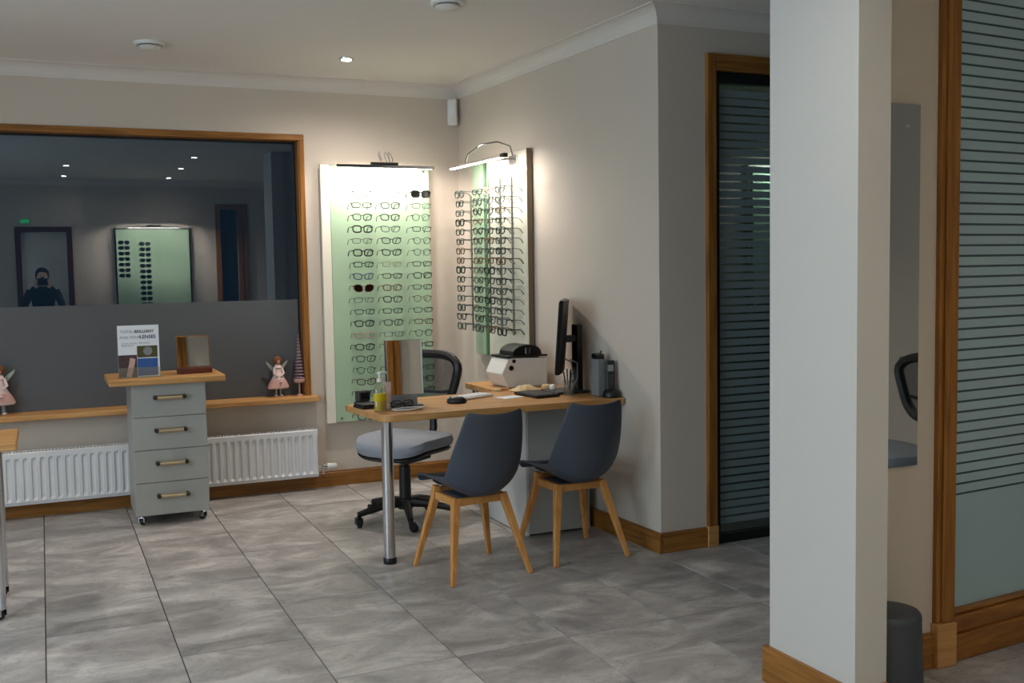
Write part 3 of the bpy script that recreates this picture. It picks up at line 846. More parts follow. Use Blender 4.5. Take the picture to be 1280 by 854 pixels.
part('lamp_box', MB().box(0.39, 0.44, -0.016, 0.016, -0.004, 0.020), 'dark_metal', l2, bev=0.003)
part('arm', MB().tube([(-0.16, 0, 0.014), (-0.14, 0.01, 0.07), (-0.05, 0.06, 0.125), (0.06, 0.13, 0.135), (0.14, 0.18, 0.10), (0.15, 0.197, 0.03)], 0.006, 8), 'chrome', l2, smooth=True)
part('bracket', MB().tube([(0.10, 0.0, 0.008), (0.15, 0.195, 0.02)], 0.006, 8).box(0.10, 0.20, 0.190, 0.205, -0.03, 0.04), 'chrome', l2)

# panel with lamp on the wall behind the camera, seen reflected in the window
p3 = thing('display_panel', 'green spectacle display panel reflected in the dark window glass', 'panel', (1.44, YF, 0.45), PI)
part('backing', MB().box(-0.50, 0.50, -0.028, -0.001, 0, 1.68), 'dark_metal', p3)
part('glass_sheet', MB().box(-0.48, 0.48, -0.05, -0.036, 0.02, 1.66), 'panel_green', p3)
for i in range(12):
    for j in range(2):
        if j == 0 and i > 6: continue
        k_ = i*0.075
        zz = 1.93-k_ - (0.02 if j else 0)
        spectacles('thick square', 'black', (1.44-0.36+0.27*j-0.03, YF+0.19, zz), PI, 'black-framed sunglasses, %s row, %s column of the reflected panel' % (ORD[i], cn[j]), 'glasses on the reflected panel', 'dark_lens', 'sunglasses')
LAMP_W *= 11
l3 = thing('panel_lamp', 'bar lamp over the display panel reflected in the window', 'lamp', (1.44, YF+0.22, 2.13), PI)
picture_lamp(l3, 0.69, box=False)
part('arm', MB().box(-0.006, 0.006, 0.013, 0.219, 0.002, 0.010), 'chrome', l3)
part('lamp_box', MB().box(-0.09, 0.09, -0.018, 0.018, 0.0145, 0.034), 'dark_metal', l3)
ex = thing('exit_sign', 'small green lit sign reflected at the left of the window', 'sign', (-0.16, YF+0.02, 2.22))
part('sign_face', MB().box(-0.05, 0.05, -0.019, 0.01, -0.02, 0.02), 'exit_glow', ex)

# ------------------------------------------------------------------ ceiling fittings
def downlight(x, y, label, power, name='downlight'):
    d = thing(name, label, 'light', (x, y, CEIL))
    part('bezel', MB().lathe([(0.034, -0.0005), (0.046, -0.001), (0.045, -0.006), (0.034, -0.008)], n=24), 'chrome', d, smooth=True)
    part('lamp_face', MB().lathe([(0.002, -0.0085), (0.030, -0.0085), (0.030, -0.012), (0.002, -0.013)], n=20), 'spot_glow', d)
    l = bpy.data.lights.new('bulb', 'SPOT'); l.energy = power; l.color = NEUT
    l.spot_size = math.radians(160); l.spot_blend = 1.0; l.shadow_soft_size = 0.035
    o = bpy.data.objects.new('bulb', l); COL.objects.link(o); o.parent = d; o.location = (0, 0, -0.02)
    return d

downlight(1.765, 6.337, 'lit round ceiling downlight in front of the green display panel', SPOT_VIS*4)
for k_, (x, y, w_) in enumerate(((0.33, -0.45, 'by the reflected door'), (0.33, 0.95, 'left of the camera'), (1.63, -0.45, 'in front of the reflected panel'), (1.63, 0.90, 'right of the camera'), (1.62, 2.2, 'above the open floor'), (4.1, 0.9, 'in front of the glazed partition'), (-0.95, 5.9, 'left of the window view'), (-0.95, 3.7, 'above the left trolley table'))):
    downlight(x, y, 'lit ceiling downlight %s' % w_, SPOT_W*(8 if x < 0 else 2.5 if x > 3 else 1.3 if y < 0 else 2.8))

def vent(x, y, label):
    d = thing('ceiling_vent', label, 'vent', (x, y, CEIL))
    part('rim', MB().lathe([(0.060, -0.0005), (0.088, -0.001), (0.086, -0.014), (0.076, -0.020), (0.060, -0.012)], n=32), 'white_plastic', d, smooth=True)
    part('disc', MB().lathe([(0.002, -0.020), (0.058, -0.022), (0.062, -0.030), (0.050, -0.038), (0.002, -0.040)], n=28), 'white_plastic', d, smooth=True)
    part('stem', MB().lathe([(0.012, -0.0005), (0.012, -0.0195)], n=12), 'white_plastic', d)
vent(0.616, 6.268, 'round white ceiling vent above the window side, left')
vent(1.865, 4.848, 'round white ceiling vent cut by the top edge of the photo')

ps = thing('motion_sensor', 'small white upright motion sensor high in the corner of the walls', 'sensor', (2.727, 7.045, 2.605), -0.5)
part('case', MB().box(-0.034, 0.034, -0.022, 0.022, -0.092, 0.092), 'white_plastic', ps, bev=0.008)
part('window', MB().box(-0.018, 0.018, -0.026, -0.0225, -0.03, 0.05), 'paper', ps, bev=0.002)

# wall mirror beside the partition
wm = thing('wall_mirror', 'tall frameless wall mirror between the pillar and the glazed partition', 'mirror', (2.69, 2.8055, 0.762))
part('mirror_glass', MB().box(-0.15, 0.150, -0.012, -0.001, 0, 1.275), 'mirror', wm)
part('fixing', MB().tube([(0.095, -0.0125, 1.20), (0.095, -0.016, 1.20)], 0.007, 12), 'chrome', wm)

# bin
b = thing('waste_bin', 'dark grey tapered bin with a rounded closed top behind the pillar', 'bin', (2.588, 2.668, 0))
part('body', MB().lathe([(0.114, 0.0), (0.118, 0.005), (0.108, 0.275)], n=36), 'bin_grey', b, smooth=True)
part('lid', MB().lathe([(0.108, 0.2755), (0.109, 0.285), (0.107, 0.297), (0.100, 0.306), (0.07, 0.311), (0.002, 0.313)], n=36), 'bin_grey', b, smooth=True)

# ------------------------------------------------------------------ desk
DZ = 0.78; DT = 0.036
dk = thing('desk', 'L-shaped oak-topped desk with one chrome leg and a grey pedestal', 'desk', (1.50, 4.90, 0))
fr = []
R_ = 0.06
top = [(-0.05, 0.52), (-0.01, 0.10)]
for k in range(6):
    a = PI+k/5*PI/2*0.95
    top.append((0.055+R_*math.cos(a), 0.055+R_*math.sin(a)))
top += [(1.362, -0.005), (1.345, 0.60), (1.315, 1.18), (0.90, 1.18), (0.90, 0.66), (0.40, 0.63)]
part('desktop', MB().prism(top, DZ-DT, DZ-0.0005), 'oak_top', dk, bev=0.004)
part('leg', MB().tube([(0.062, 0.145, 0.03), (0.062, 0.145, DZ-DT)], 0.030, 24), 'chrome', dk, smooth=True)
part('foot', MB().lathe([(0.032, 0), (0.034, 0.004), (0.034, 0.028), (0.031, 0.032)], 0.062, 0.145, n=24), 'black_plastic', dk, smooth=True)
pd = part('pedestal', MB().box(0.915, 1.265, 0.285, 0.80, 0.012, DZ-DT-0.001), 'cabinet_grey', dk, bev=0.002)
part('side_panel', MB().box(0.897, 0.9145, 0.283, 0.805, 0.004, DZ-DT-0.001), 'cabinet_white', dk, bev=0.001)  # paler material stands in for light falling on the pedestal's left side
for i in range(3):
    dz0 = 0.03+i*0.235
    part('drawer', MB().box(0.918, 1.262, 0.801, 0.818, dz0, dz0+0.23), 'cabinet_grey', dk, bev=0.002)
part('end_panel', MB().box(1.287, 1.303, 0.30, 1.15, 0.0, DZ-DT-0.001), 'cabinet_grey', dk)
part('end_leg', MB().tube([(0.95, 1.12, 0.0), (0.95, 1.12, DZ-DT-0.001)], 0.025, 16), 'chrome', dk, smooth=True)

# ------------------------------------------------------------------ shell chairs
def shell_mesh():
    prof = [  # y, z, half width, side lift (along normal)
        (0.262, 0.418, 0.165, 0.004), (0.255, 0.446, 0.185, 0.010), (0.215, 0.452, 0.198, 0.022), (0.13, 0.436, 0.208, 0.046), (0.04, 0.416, 0.212, 0.074),
        (-0.05, 0.397, 0.212, 0.102), (-0.130, 0.388, 0.212, 0.122), (-0.192, 0.420, 0.214, 0.114), (-0.220, 0.495, 0.214, 0.092), (-0.240, 0.58, 0.207, 0.072),
        (-0.258, 0.67, 0.192, 0.052), (-0.274, 0.75, 0.174, 0.036), (-0.285, 0.812, 0.157, 0.026)]
    rows = []
    N = len(prof)
    for i, (y, z_, hw, lift) in enumerate(prof):
        a = prof[max(i-1, 0)]; c_ = prof[min(i+1, N-1)]
        t_ = Vector((0, c_[0]-a[0], c_[1]-a[1])).normalized()
        nrm = Vector((0, -t_.z, t_.y))
        if nrm.z < -0.2 or (nrm.y < 0 and nrm.z <= 0.2): nrm = -nrm
        row = []
        for j in range(13):
            u = -1+2*j/12
            s_ = abs(u)
            lf_ = lift*(s_**2.1)
            x_ = u*hw*(1-0.05*s_**3)
            zz_ = 0.0
            if i == N-1: zz_ = 0.016*(s_**2)
            p = Vector((x_, y, z_+zz_))+nrm*lf_
            row.append(p)
        rows.append(row)
    mb = MB(); mb.grid(rows)
    return mb

def shell_chair(loc, rz, label):
    c_ = thing('shell_chair', label, 'chair', loc, rz, 'grey shell chairs at the desk')
    sh = part('seat_shell', shell_mesh(), 'shell_grey', c_, smooth=True)
    so_ = sh.modifiers.new('solid', 'SOLIDIFY'); so_.thickness = 0.010; so_.offset = 0
    ss = sh.modifiers.new('sub', 'SUBSURF'); ss.levels = 2; ss.render_levels = 2
    part('mounting_plate', MB().box(-0.10, 0.10, -0.079, 0.105, 0.374, 0.389), 'shell_grey', c_)
    part('seat_pad', MB().lathe([(0.05, 0.0), (0.15, 0.004), (0.165, 0.016), (0.13, 0.026), (0.01, 0.029)], cy=0.06, z=0.432, n=24, sy=0.9), 'navy_fabric', c_, smooth=True)
    for sx_ in (-1, 1):
        for sy_ in (-1, 1):
            part('leg', MB().tube([(sx_*0.128, -0.092, 0.388) if sy_ < 0 else (sx_*0.128, 0.117, 0.418), (sx_*0.136, -0.100 if sy_ < 0 else 0.124, 0.355), (sx_*0.212, sy_*0.212, 0.0)], [0.026, 0.026, 0.0155], 4, PI/4+0.02), 'beech_leg', c_, bev=0.003)
    part('seat_frame', MB().box(-0.126, 0.126, -0.104, -0.080, 0.350, 0.386).box(-0.126, 0.126, 0.106, 0.130, 0.372, 0.410)
         .box(-0.144, -0.120, -0.078, 0.104, 0.352, 0.390).box(0.120, 0.144, -0.078, 0.104, 0.352, 0.390), 'beech_leg', c_, bev=0.003)
    return c_

shell_chair((1.894, 4.752, 0), 0.10, 'dark grey shell chair with wooden legs nearest the chrome desk leg')
shell_chair((2.478, 4.800, 0), 0.04, 'dark grey shell chair with wooden legs beside the side wall')

# ------------------------------------------------------------------ office chairs
def office_chair(loc, rz, label):
    """faces local +Y"""
    c_ = thing('office_chair', label, 'chair', loc, rz, 'grey mesh-back office chairs')
    base = part('star_base', MB().lathe([(0.045, 0.075), (0.048, 0.085), (0.044, 0.135), (0.030, 0.145)], n=20), 'black_plastic', c_, smooth=True)
    for k in range(5):
        a = 2*PI*k/5+1.03
        ca, sa = math.cos(a), math.sin(a)
        part('base_arm', MB().tube([(0.03*ca, 0.03*sa, 0.112), (0.16*ca, 0.16*sa, 0.102), (0.30*ca, 0.30*sa, 0.072)], [0.030, 0.024, 0.017], 8), 'black_plastic', c_, smooth=True)
        castor(c_, 0.30*ca, 0.30*sa, 0.07, 1.05, a, 'black_plastic', 'black_matte')
    part('gas_column', MB().lathe([(0.036, 0.14), (0.034, 0.33), (0.024, 0.332), (0.024, 0.39)], n=18), 'black_plastic', c_, smooth=True)
    part('mechanism', MB().box(-0.10, 0.10, -0.14, 0.10, 0.36, 0.408).box(-0.045, 0.045, -0.27, -0.12, 0.36, 0.41), 'black_plastic', c_, bev=0.01)
    part('lever', MB().tube([(0.08, 0.02, 0.40), (0.17, 0.03, 0.395), (0.21, 0.03, 0.385)], [0.005, 0.005, 0.010], 8), 'black_plastic', c_, smooth=True)
    part('lever', MB().tube([(0.08, -0.08, 0.40), (0.20, -0.09, 0.385), (0.23, -0.09, 0.33)], [0.006, 0.006, 0.012], 8), 'black_plastic', c_, smooth=True)
    # seat: rounded cushion, waterfall front
    def cushion(z0, z1, g_, dip):
        rows_ = []
        mb = MB(); NA = 32
        rings = []
        for (k_, zf) in ((0.0, 0.0), (0.80, 0.0), (0.96, 0.12), (1.0, 0.45), (0.965, 0.80), (0.85, 0.97), (0.5, 1.0), (0.0, 1.0)):
            ring = []
            for q in range(NA):
                a = 2*PI*q/NA; e_ = 3.2
                ca, sa = math.cos(a), math.sin(a)
                X_ = math.copysign(abs(ca)**(2/e_), ca)*0.262*g_*k_*(1+0.06*max(0, -sa))
                Y_ = math.copysign(abs(sa)**(2/e_), sa)*0.245*g_*k_
                Z_ = z0+(z1-z0)*zf - 0.030*max(0, Y_-0.12)/0.12*dip + 0.012*(abs(X_)/0.25)**2*dip
                ring.append(mb.bm.verts.new((X_, Y_, Z_)))
            rings.append(ring)
        for a_, b_ in zip(rings, rings[1:]):
            for q in range(NA):
                try: mb.bm.faces.new((a_[q], a_[(q+1) % NA], b_[(q+1) % NA], b_[q]))
                except ValueError: pass
        bmesh.ops.remove_doubles(mb.bm, verts=mb.bm.verts, dist=1e-4)
        return mb
    part('seat', cushion(0.432, 0.515, 1.0, 1.0), 'seat_fabric', c_, smooth=True)
    part('seat_pan', cushion(0.408, 0.442, 0.95, 1.0), 'black_plastic', c_, smooth=True)
    # backrest
    def bp_(x_, z_):
        y_ = -0.235 - 0.05*((z_-0.55)/0.5) + 0.10*(x_/0.24)**2*0.5 - 0.02*math.cos((z_-0.78)*6)
        return Vector((x_, y_, z_))
    out_ = []
    NB = 40
    for k in range(NB):
        a = 2*PI*k/NB; e_ = 3.4
        ca, sa = math.cos(a), math.sin(a)
        z_ = 0.812+math.copysign(abs(sa)**(2/e_), sa)*0.165
        hw = 0.155+0.095*min(1, max(0, (z_-0.647)/0.26))
        x_ = math.copysign(abs(ca)**(2/e_), ca)*hw
        out_.append((x_, z_))
    part('back_frame', MB().tube([bp_(x_, z_) for x_, z_ in out_], 0.027, 8, closed=True), 'black_plastic', c_, smooth=True)
    rows_ = []
    for i in range(11):
        z_ = 0.652+0.32*i/10
        hw = (0.151+0.095*min(1, max(0, (z_-0.647)/0.26)))*(0.93 if i in (0, 10) else 1)
        rows_.append([bp_(hw*(-1+2*j/12), z_)+Vector((0, 0.004, 0)) for j in range(13)])
    part('back_mesh', MB().grid(rows_), 'mesh_fabric', c_)
    part('back_support', MB().tube([(0, -0.20, 0.40), (0, -0.29, 0.43), (0, -0.315, 0.52), (0, -0.31, 0.68)], [0.026, 0.026, 0.024, 0.020], 8)
         .tube([(0, -0.31, 0.58), (-0.09, -0.295, 0.60), (-0.15, -0.27, 0.675)], 0.016, 8).tube([(0, -0.31, 0.58), (0.09, -0.295, 0.60), (0.15, -0.27, 0.675)], 0.016, 8)
         .tube([(-0.19, -0.245, 0.76), (-0.08, -0.31, 0.74), (0.08, -0.31, 0.74), (0.19, -0.245, 0.76)], 0.010, 8), 'black_plastic', c_, smooth=True)
    return c_

oc = office_chair((1.925, 5.88, 0), math.radians(90+36), 'office chair with light grey seat and black mesh back behind the desk')
dup(oc, (4.02, 1.42, 0), math.radians(100), 'second mesh-back office chair seen only in the wall mirror')

# ------------------------------------------------------------------ things on the desk
Z = DZ
# mirror
m_ = thing('desk_mirror', 'rectangular standing mirror at the left end of the desk', 'mirror', (1.715, 5.20, Z), -0.0725)
T = Matrix.Translation((0, 0, 0.03)) @ Matrix.Rotation(-0.05, 4, 'X')
part('mirror_glass', MB().box(-0.100, 0.100, 0.0, 0.004, 0.03, 0.315, T), 'mirror', m_)
part('mirror_back', MB().box(-0.102, 0.102, 0.0042, 0.012, 0.028, 0.317, T), 'grey_card', m_)
part('stand', MB().box(-0.088, 0.09, -0.03, 0.06, 0.0005, 0.008).box(-0.085, 0.06, -0.022, 0.012, 0.008, 0.058), 'grey_card', m_, bev=0.002)
# card terminal + dark case at the left end
k = thing('card_terminal', 'small black card terminal on the far left corner of the desk', 'terminal', (1.535, 5.33, Z), 0.3)
part('body', MB().box(-0.035, 0.035, -0.05, 0.05, 0.0005, 0.022), 'black_plastic', k, bev=0.004)
part('head', MB().box(-0.035, 0.035, 0.0, 0.045, 0.0, 0.055, Matrix.Translation((0, 0.0, 0.022))), 'print_black', k, bev=0.006)
part('screen', MB().box(-0.026, 0.026, -0.002, -0.0002, 0.034, 0.066), 'screen_black', k)
k = thing('spectacle_case', 'flat black spectacle case on the left edge of the desk', 'case', (1.513, 5.23, Z), 0.15)
part('base', MB().box(-0.045, 0.04, -0.05, 0.07, 0.0005, 0.013), 'black_matte', k, bev=0.004)
part('lid', MB().box(-0.043, 0.038, -0.048, 0.068, 0.0135, 0.024), 'black_plastic', k, bev=0.005)
# pump bottle
k = thing('pump_bottle', 'clear pump bottle of yellow liquid on the desk corner', 'bottle', (1.545, 5.09, Z), 0.4)
k.scale = (1.2, 1.2, 0.98)
part('liquid', MB().lathe([(0.024, 0.003), (0.026, 0.006), (0.026, 0.060), (0.003, 0.062)], n=20, sy=0.75), 'liquid_yellow', k, smooth=True)
part('bottle', MB().lathe([(0.026, 0.0005), (0.030, 0.003), (0.030, 0.112), (0.022, 0.132), (0.011, 0.142), (0.011, 0.150)], n=24, sy=0.75), 'clear_plastic', k, smooth=True)
part('label_band', MB().lathe([(0.0303, 0.052), (0.0306, 0.055), (0.0306, 0.088), (0.0303, 0.090)], n=24, sy=0.75), 'liquid_yellow', k)
part('pump', MB().lathe([(0.013, 0.150), (0.013, 0.166), (0.005, 0.168), (0.005, 0.190), (0.011, 0.192), (0.011, 0.200)], n=16).box(-0.006, 0.036, -0.006, 0.006, 0.190, 0.201), 'white_plastic', k, smooth=True)
k = thing('cream_tube', 'upright pale pink tube between the yellow bottle and the desk mirror', 'tube', (1.598, 5.13, Z))
part('cap', MB().lathe([(0.014, 0.0005), (0.016, 0.003), (0.016, 0.03)], n=18), 'white_plastic', k, smooth=True)
tb = MB().lathe([(0.015, 0.0305), (0.018, 0.036), (0.017, 0.09)], n=20)
tb.box(-0.019, 0.019, -0.004, 0.004, 0.0905, 0.140)
part('body', tb, 'tube_pink', k, bev=0.002)
# pots / glasses near the mirror
k = thing('folded_spectacles', 'folded dark spectacles lying in front of the desk mirror', 'glasses', (1.668, 5.11, Z))
part('rim', MB().tube([(x_, 0.0, 0.024+z_) for x_, _, z_ in loop_pts(-0.032, 0.052, 0.036, 3)], 0.003, 6, closed=True).tube([(x_, 0.0, 0.024+z_) for x_, _, z_ in loop_pts(0.032, 0.052, 0.036, 3)], 0.003, 6, closed=True)
     .tube([(-0.008, 0, 0.030), (0.008, 0, 0.030)], 0.003, 6), 'black_plastic', k, smooth=True)
part('temple', MB().tube([(-0.062, 0.004, 0.032), (0.055, 0.014, 0.010)], 0.003, 6), 'black_plastic', k)
part('temple', MB().tube([(0.062, 0.004, 0.032), (-0.055, 0.022, 0.010)], 0.003, 6), 'black_plastic', k)
k = thing('measuring_tray', 'white rimmed dark tray at the front of the desk by the mirror', 'tray', (1.672, 5.035, Z), 0.05)
part('dish', MB().lathe([(0.070, 0.0005), (0.082, 0.004), (0.088, 0.011), (0.080, 0.012), (0.066, 0.006)], n=28, sy=0.42), 'white_plastic', k, smooth=True)
part('mat', MB().lathe([(0.070, 0.0066), (0.070, 0.009)], n=28, sy=0.38), 'black_matte', k)
# mouse, keyboard, paper
k = thing('computer_mouse', 'black computer mouse left of the white keyboard', 'mouse', (1.99, 5.165, Z), 1.2)
part('body', MB().lathe([(0.030, 0.0005), (0.034, 0.008), (0.031, 0.022), (0.020, 0.033), (0.002, 0.037)], n=24, sy=1.6), 'black_plastic', k, smooth=True)
part('scroll_wheel', MB().tube([(-0.003, 0.035, 0.0285), (0.003, 0.035, 0.0285)], 0.006, 12), 'grey_card', k)
k = thing('keyboard', 'slim white keyboard on the desk beside the mouse', 'keyboard', (2.135, 5.335, Z), 0.42)
part('body', MB().box(-0.13, 0.13, -0.055, 0.055, 0.0005, 0.012), 'white_plastic', k, bev=0.003)
for i in range(4):
    for j in range(11):
        link('key', MATS.get('_key') or MATS.setdefault('_key', (lambda q: (q.materials.append(MATS['paper']), q)[1])(MB().box(-0.0095, 0.0095, -0.010, 0.010, 0, 0.004).mesh('key'))), None, k, (-0.115+0.023*j, -0.036+0.024*i, 0.0122))
k = thing('sheet_of_paper', 'white sheet of paper beside the black tablet on the desk', 'paper', (2.33, 5.24, Z), 0.3)
part('sheet', MB().box(-0.07, 0.07, -0.05, 0.05, 0.0005, 0.002), 'paper', k)
k = thing('tablet', 'black tablet lying flat near the middle of the desk', 'tablet', (2.495, 5.235, Z), 0.10)
part('body', MB().box(-0.075, 0.075, -0.125, 0.125, 0.0005, 0.016), 'black_plastic', k, bev=0.004)
part('screen', MB().box(-0.064, 0.064, -0.11, 0.11, 0.0162, 0.0175), 'tablet_grey', k)
# crumpled cloth and small pieces
k = thing('cleaning_cloth', 'crumpled cream cloth in front of the printer', 'cloth', (2.545, 5.50, Z), 0.2)
rows_ = []
rc = random.Random(3)
for i in range(9):
    row = []
    for j in range(13):
        u, w_ = j/12, i/8
        env = math.sin(PI*u)*math.sin(PI*w_)
        row.append((-0.09+0.18*u+rc.uniform(-.004, .004), -0.05+0.1*w_+rc.uniform(-.004, .004), 0.004+0.03*env*(0.6+rc.random()*0.7)))
    rows_.append(row)
o_ = part('cloth', MB().grid(rows_), 'cream_cloth', k, smooth=True)
o_.modifiers.new('s', 'SOLIDIFY').thickness = 0.003
o_.modifiers.new('u', 'SUBSURF').levels = 1
for dx_, dy_, mm, nm, lb in ((-0.155, 0.04, 'cream_cloth', 'eraser', 'small cream eraser on the desk left of the cloth'), (-0.10, 0.06, 'pink_item', 'pencil_sharpener', 'small pink sharpener on the desk beside the cloth'), (0.14, 0.0, 'cream_cloth', 'sticky_tape', 'small cream roll on the desk near the monitor foot')):
    k2 = thing(nm, lb, 'stationery', (2.545+dx_, 5.50+dy_, Z), dx_*5)
    if nm == 'sticky_tape':
        part('roll', MB().lathe([(0.014, 0.0005), (0.026, 0.0007), (0.028, 0.004), (0.028, 0.022), (0.014, 0.026)], n=20), mm, k2, smooth=True)
    else:
        part('body', MB().box(-0.022, 0.022, -0.012, 0.012, 0.0005, 0.016), mm, k2, bev=0.004)

# printer
k = thing('printer', 'white desktop printer with a black top opening behind the tablet', 'printer', (2.60, 5.76, Z), 0.06)
side = [(-0.095, 0.0), (0.095, 0.0), (0.10, 0.05), (0.10, 0.165), (0.0, 0.175), (-0.085, 0.175), (-0.125, 0.09)]
Mx = Matrix(((0, 0, 1, 0), (1, 0, 0, 0), (0, 1, 0, 0), (0, 0, 0, 1)))
body = [(-0.145, 0.085), (-0.105, 0.005), (-0.09, 0.0005), (0.155, 0.0005), (0.165, 0.01), (0.165, 0.170), (-0.07, 0.178), (-0.10, 0.172)]
# extruded across Y: outline in X-Z
Mxz = Matrix(((1, 0, 0, 0), (0, 0, -1, 0), (0, 1, 0, 0), (0, 0, 0, 1)))
part('body', MB().prism(body, -0.11, 0.11, Mxz), 'white_plastic', k, bev=0.006)
part('top_cover', MB().box(-0.105, 0.168, -0.112, 0.112, 0.1795, 0.190), 'black_plastic', k, bev=0.003)
dome = [(-0.06, 0.0)]+[(0.04-0.10*math.cos(q/10*PI), 0.062*math.sin(q/10*PI)**0.8) for q in range(11)]+[(0.14, 0.0)]
part('paper_roll_cover', MB().prism([p for p in dome[1:-1]], -0.09, 0.09, Matrix.Translation((0, 0, 0.1905)) @ Mxz), 'black_plastic', k, bev=0.004)
part('latch', MB().box(0.025, 0.055, -0.096, -0.0905, 0.195, 0.235), 'chrome', k, bev=0.002)
for zc_, xr, rr in ((0.115, -0.117, 0.015), (0.155, -0.098, 0.011)):
    part('button', MB().lathe([(rr, 0), (rr, 0.006), (rr*0.7, 0.008)], n=16, M=Matrix.Translation((xr, -0.075, zc_)) @ Matrix.Rotation(-PI/2+0.55, 4, 'Y')), 'black_plastic', k)
    part('button', MB().lathe([(rr, 0), (rr, 0.005)], n=16, M=Matrix.Translation((xr+0.035, -0.1105, zc_+0.004)) @ Matrix.Rotation(PI/2, 4, 'X')), 'black_plastic', k)

# monitor
k = thing('monitor', 'black computer monitor seen edge-on on a pillar stand by the wall', 'monitor', (2.725, 5.30, Z), 0.0)
part('base', MB().box(-0.125, 0.085, -0.105, 0.105, 0.0005, 0.014), 'tablet_grey', k, bev=0.004)
part('stand_post', MB().box(0.045, 0.080, -0.035, 0.035, 0.014, 0.385), 'black_plastic', k, bev=0.004)
part('stand_arm', MB().box(-0.02, 0.050, -0.022, 0.022, 0.285, 0.325), 'black_plastic', k, bev=0.004)
Mm = Matrix.Translation((-0.045, 0.005, 0.30)) @ Rz(-0.52) @ Matrix.Rotation(0.075, 4, 'Y')
part('screen_housing', MB().prism([(-0.005, -0.235), (0.018, -0.225), (0.032, -0.10), (0.034, 0.10), (0.018, 0.225), (-0.005, 0.235)], -0.18, 0.23, Mm), 'black_plastic', k, bev=0.004)
part('screen', MB().box(-0.008, -0.0055, -0.225, 0.225, -0.168, 0.22, Mm), 'screen_black', k)
for (ya_, yb_, zz_) in ((-0.05, -0.02, 0.18), (0.02, 0.03, 0.15)):
    part('cable', MB().tube([(-0.01, ya_, 0.19), (0.02, ya_-0.03, 0.17), (0.03, yb_-0.04, 0.08), (0.0, yb_-0.03, 0.018)], 0.004, 6), 'grey_card', k, smooth=True)
# pen pots and glass bits in front of the monitor
k = thing('pen_pot', 'clear pot of pens at the foot of the monitor', 'pot', (2.655, 5.155, Z))
part('pot', MB().lathe([(0.028, 0.0005), (0.030, 0.002), (0.032, 0.085), (0.030, 0.085), (0.028, 0.004)], n=20), 'clear_plastic', k, smooth=True)
for q, (dx_, dy_, mm) in enumerate(((0.01, 0.0, 'print_navy'), (-0.012, 0.008, 'black_plastic'), (0.0, -0.012, 'dark_metal'), (0.014, 0.012, 'print_black'), (-0.010, -0.010, 'mahogany'))):
    part('pen', MB().tube([(dx_*0.6, dy_*0.6, 0.005), (dx_*1.9, dy_*1.9, 0.125+q*0.006)], 0.004, 8), mm, k, smooth=True)
k = thing('glass_ornament', 'small white and clear glass ornament beside the monitor foot', 'ornament', (2.570, 5.185, Z))
part('base', MB().lathe([(0.020, 0.0005), (0.022, 0.004), (0.010, 0.015), (0.008, 0.03)], n=16), 'acrylic_grey', k, smooth=True)
part('ball', MB().lathe([(0.004, 0.03), (0.016, 0.036), (0.020, 0.048), (0.015, 0.060), (0.003, 0.065)], n=16), 'white_plastic', k, smooth=True)
k = thing('grey_file_box', 'tall narrow grey box standing on the desk right of the monitor', 'box', (2.782, 5.045, Z), 0.0)
part('case', MB().box(-0.024, 0.024, -0.04, 0.04, 0.0005, 0.205), 'grey_card', k, bev=0.006)
part('top_clip', MB().box(-0.02, 0.025, -0.02, 0.02, 0.2055, 0.228), 'black_plastic', k, bev=0.004)
part('antenna', MB().tube([(0.01, 0, 0.225), (0.022, 0, 0.25)], 0.004, 6), 'dark_metal', k)
k = thing('speaker', 'slim black speaker behind the cordless phone', 'speaker', (2.834, 5.145, Z), 0.0)
part('case', MB().box(-0.022, 0.022, -0.035, 0.035, 0.0005, 0.225), 'black_plastic', k, bev=0.006)
k = thing('cordless_phone', 'black cordless phone upright in its charging cradle by the wall', 'phone', (2.812, 4.955, Z), -0.35)
part('cradle', MB().lathe([(0.046, 0.0005), (0.048, 0.006), (0.042, 0.032), (0.030, 0.042), (0.003, 0.043)], n=24, sy=1.1), 'black_plastic', k, smooth=True)
Tp = Matrix.Translation((0, 0.01, 0.035)) @ Matrix.Rotation(-0.12, 4, 'X')
part('handset', MB().box(-0.024, 0.024, -0.012, 0.012, 0, 0.165, Tp), 'black_plastic', k, bev=0.006)
part('screen', MB().box(-0.016, 0.016, -0.0145, -0.0125, 0.105, 0.14, Tp), 'grey_card', k)
for i in range(4):
    for j in range(3):
        part('key', MB().box(-0.016+j*0.011, -0.008+j*0.011, -0.0140, -0.0125, 0.03+i*0.015, 0.04+i*0.015, Tp), 'tablet_grey', k)

# ------------------------------------------------------------------ the photographer, behind the camera, seen only as a reflection in the window
def skin_mesh(name, pts, edges, radii, m, parent, root=0, sub=2):
    me = bpy.data.meshes.new(name); me.from_pydata([Vector(p) for p in pts], edges, [])
    me.materials.append(MATS[m])
    o = bpy.data.objects.new(name, me); COL.objects.link(o)
    if parent: o.parent = parent
    o.modifiers.new('skin', 'SKIN')
    if not me.skin_vertices: me.attributes.new('skin', 'FLOAT', 'POINT')
    for i, r_ in enumerate(radii):
        sv = me.skin_vertices[0].data[i]
        sv.radius = (r_, r_) if not isinstance(r_, tuple) else r_
        sv.use_root = (i == root)
    su = o.modifiers.new('sub', 'SUBSURF'); su.levels = sub; su.render_levels = sub
    return o

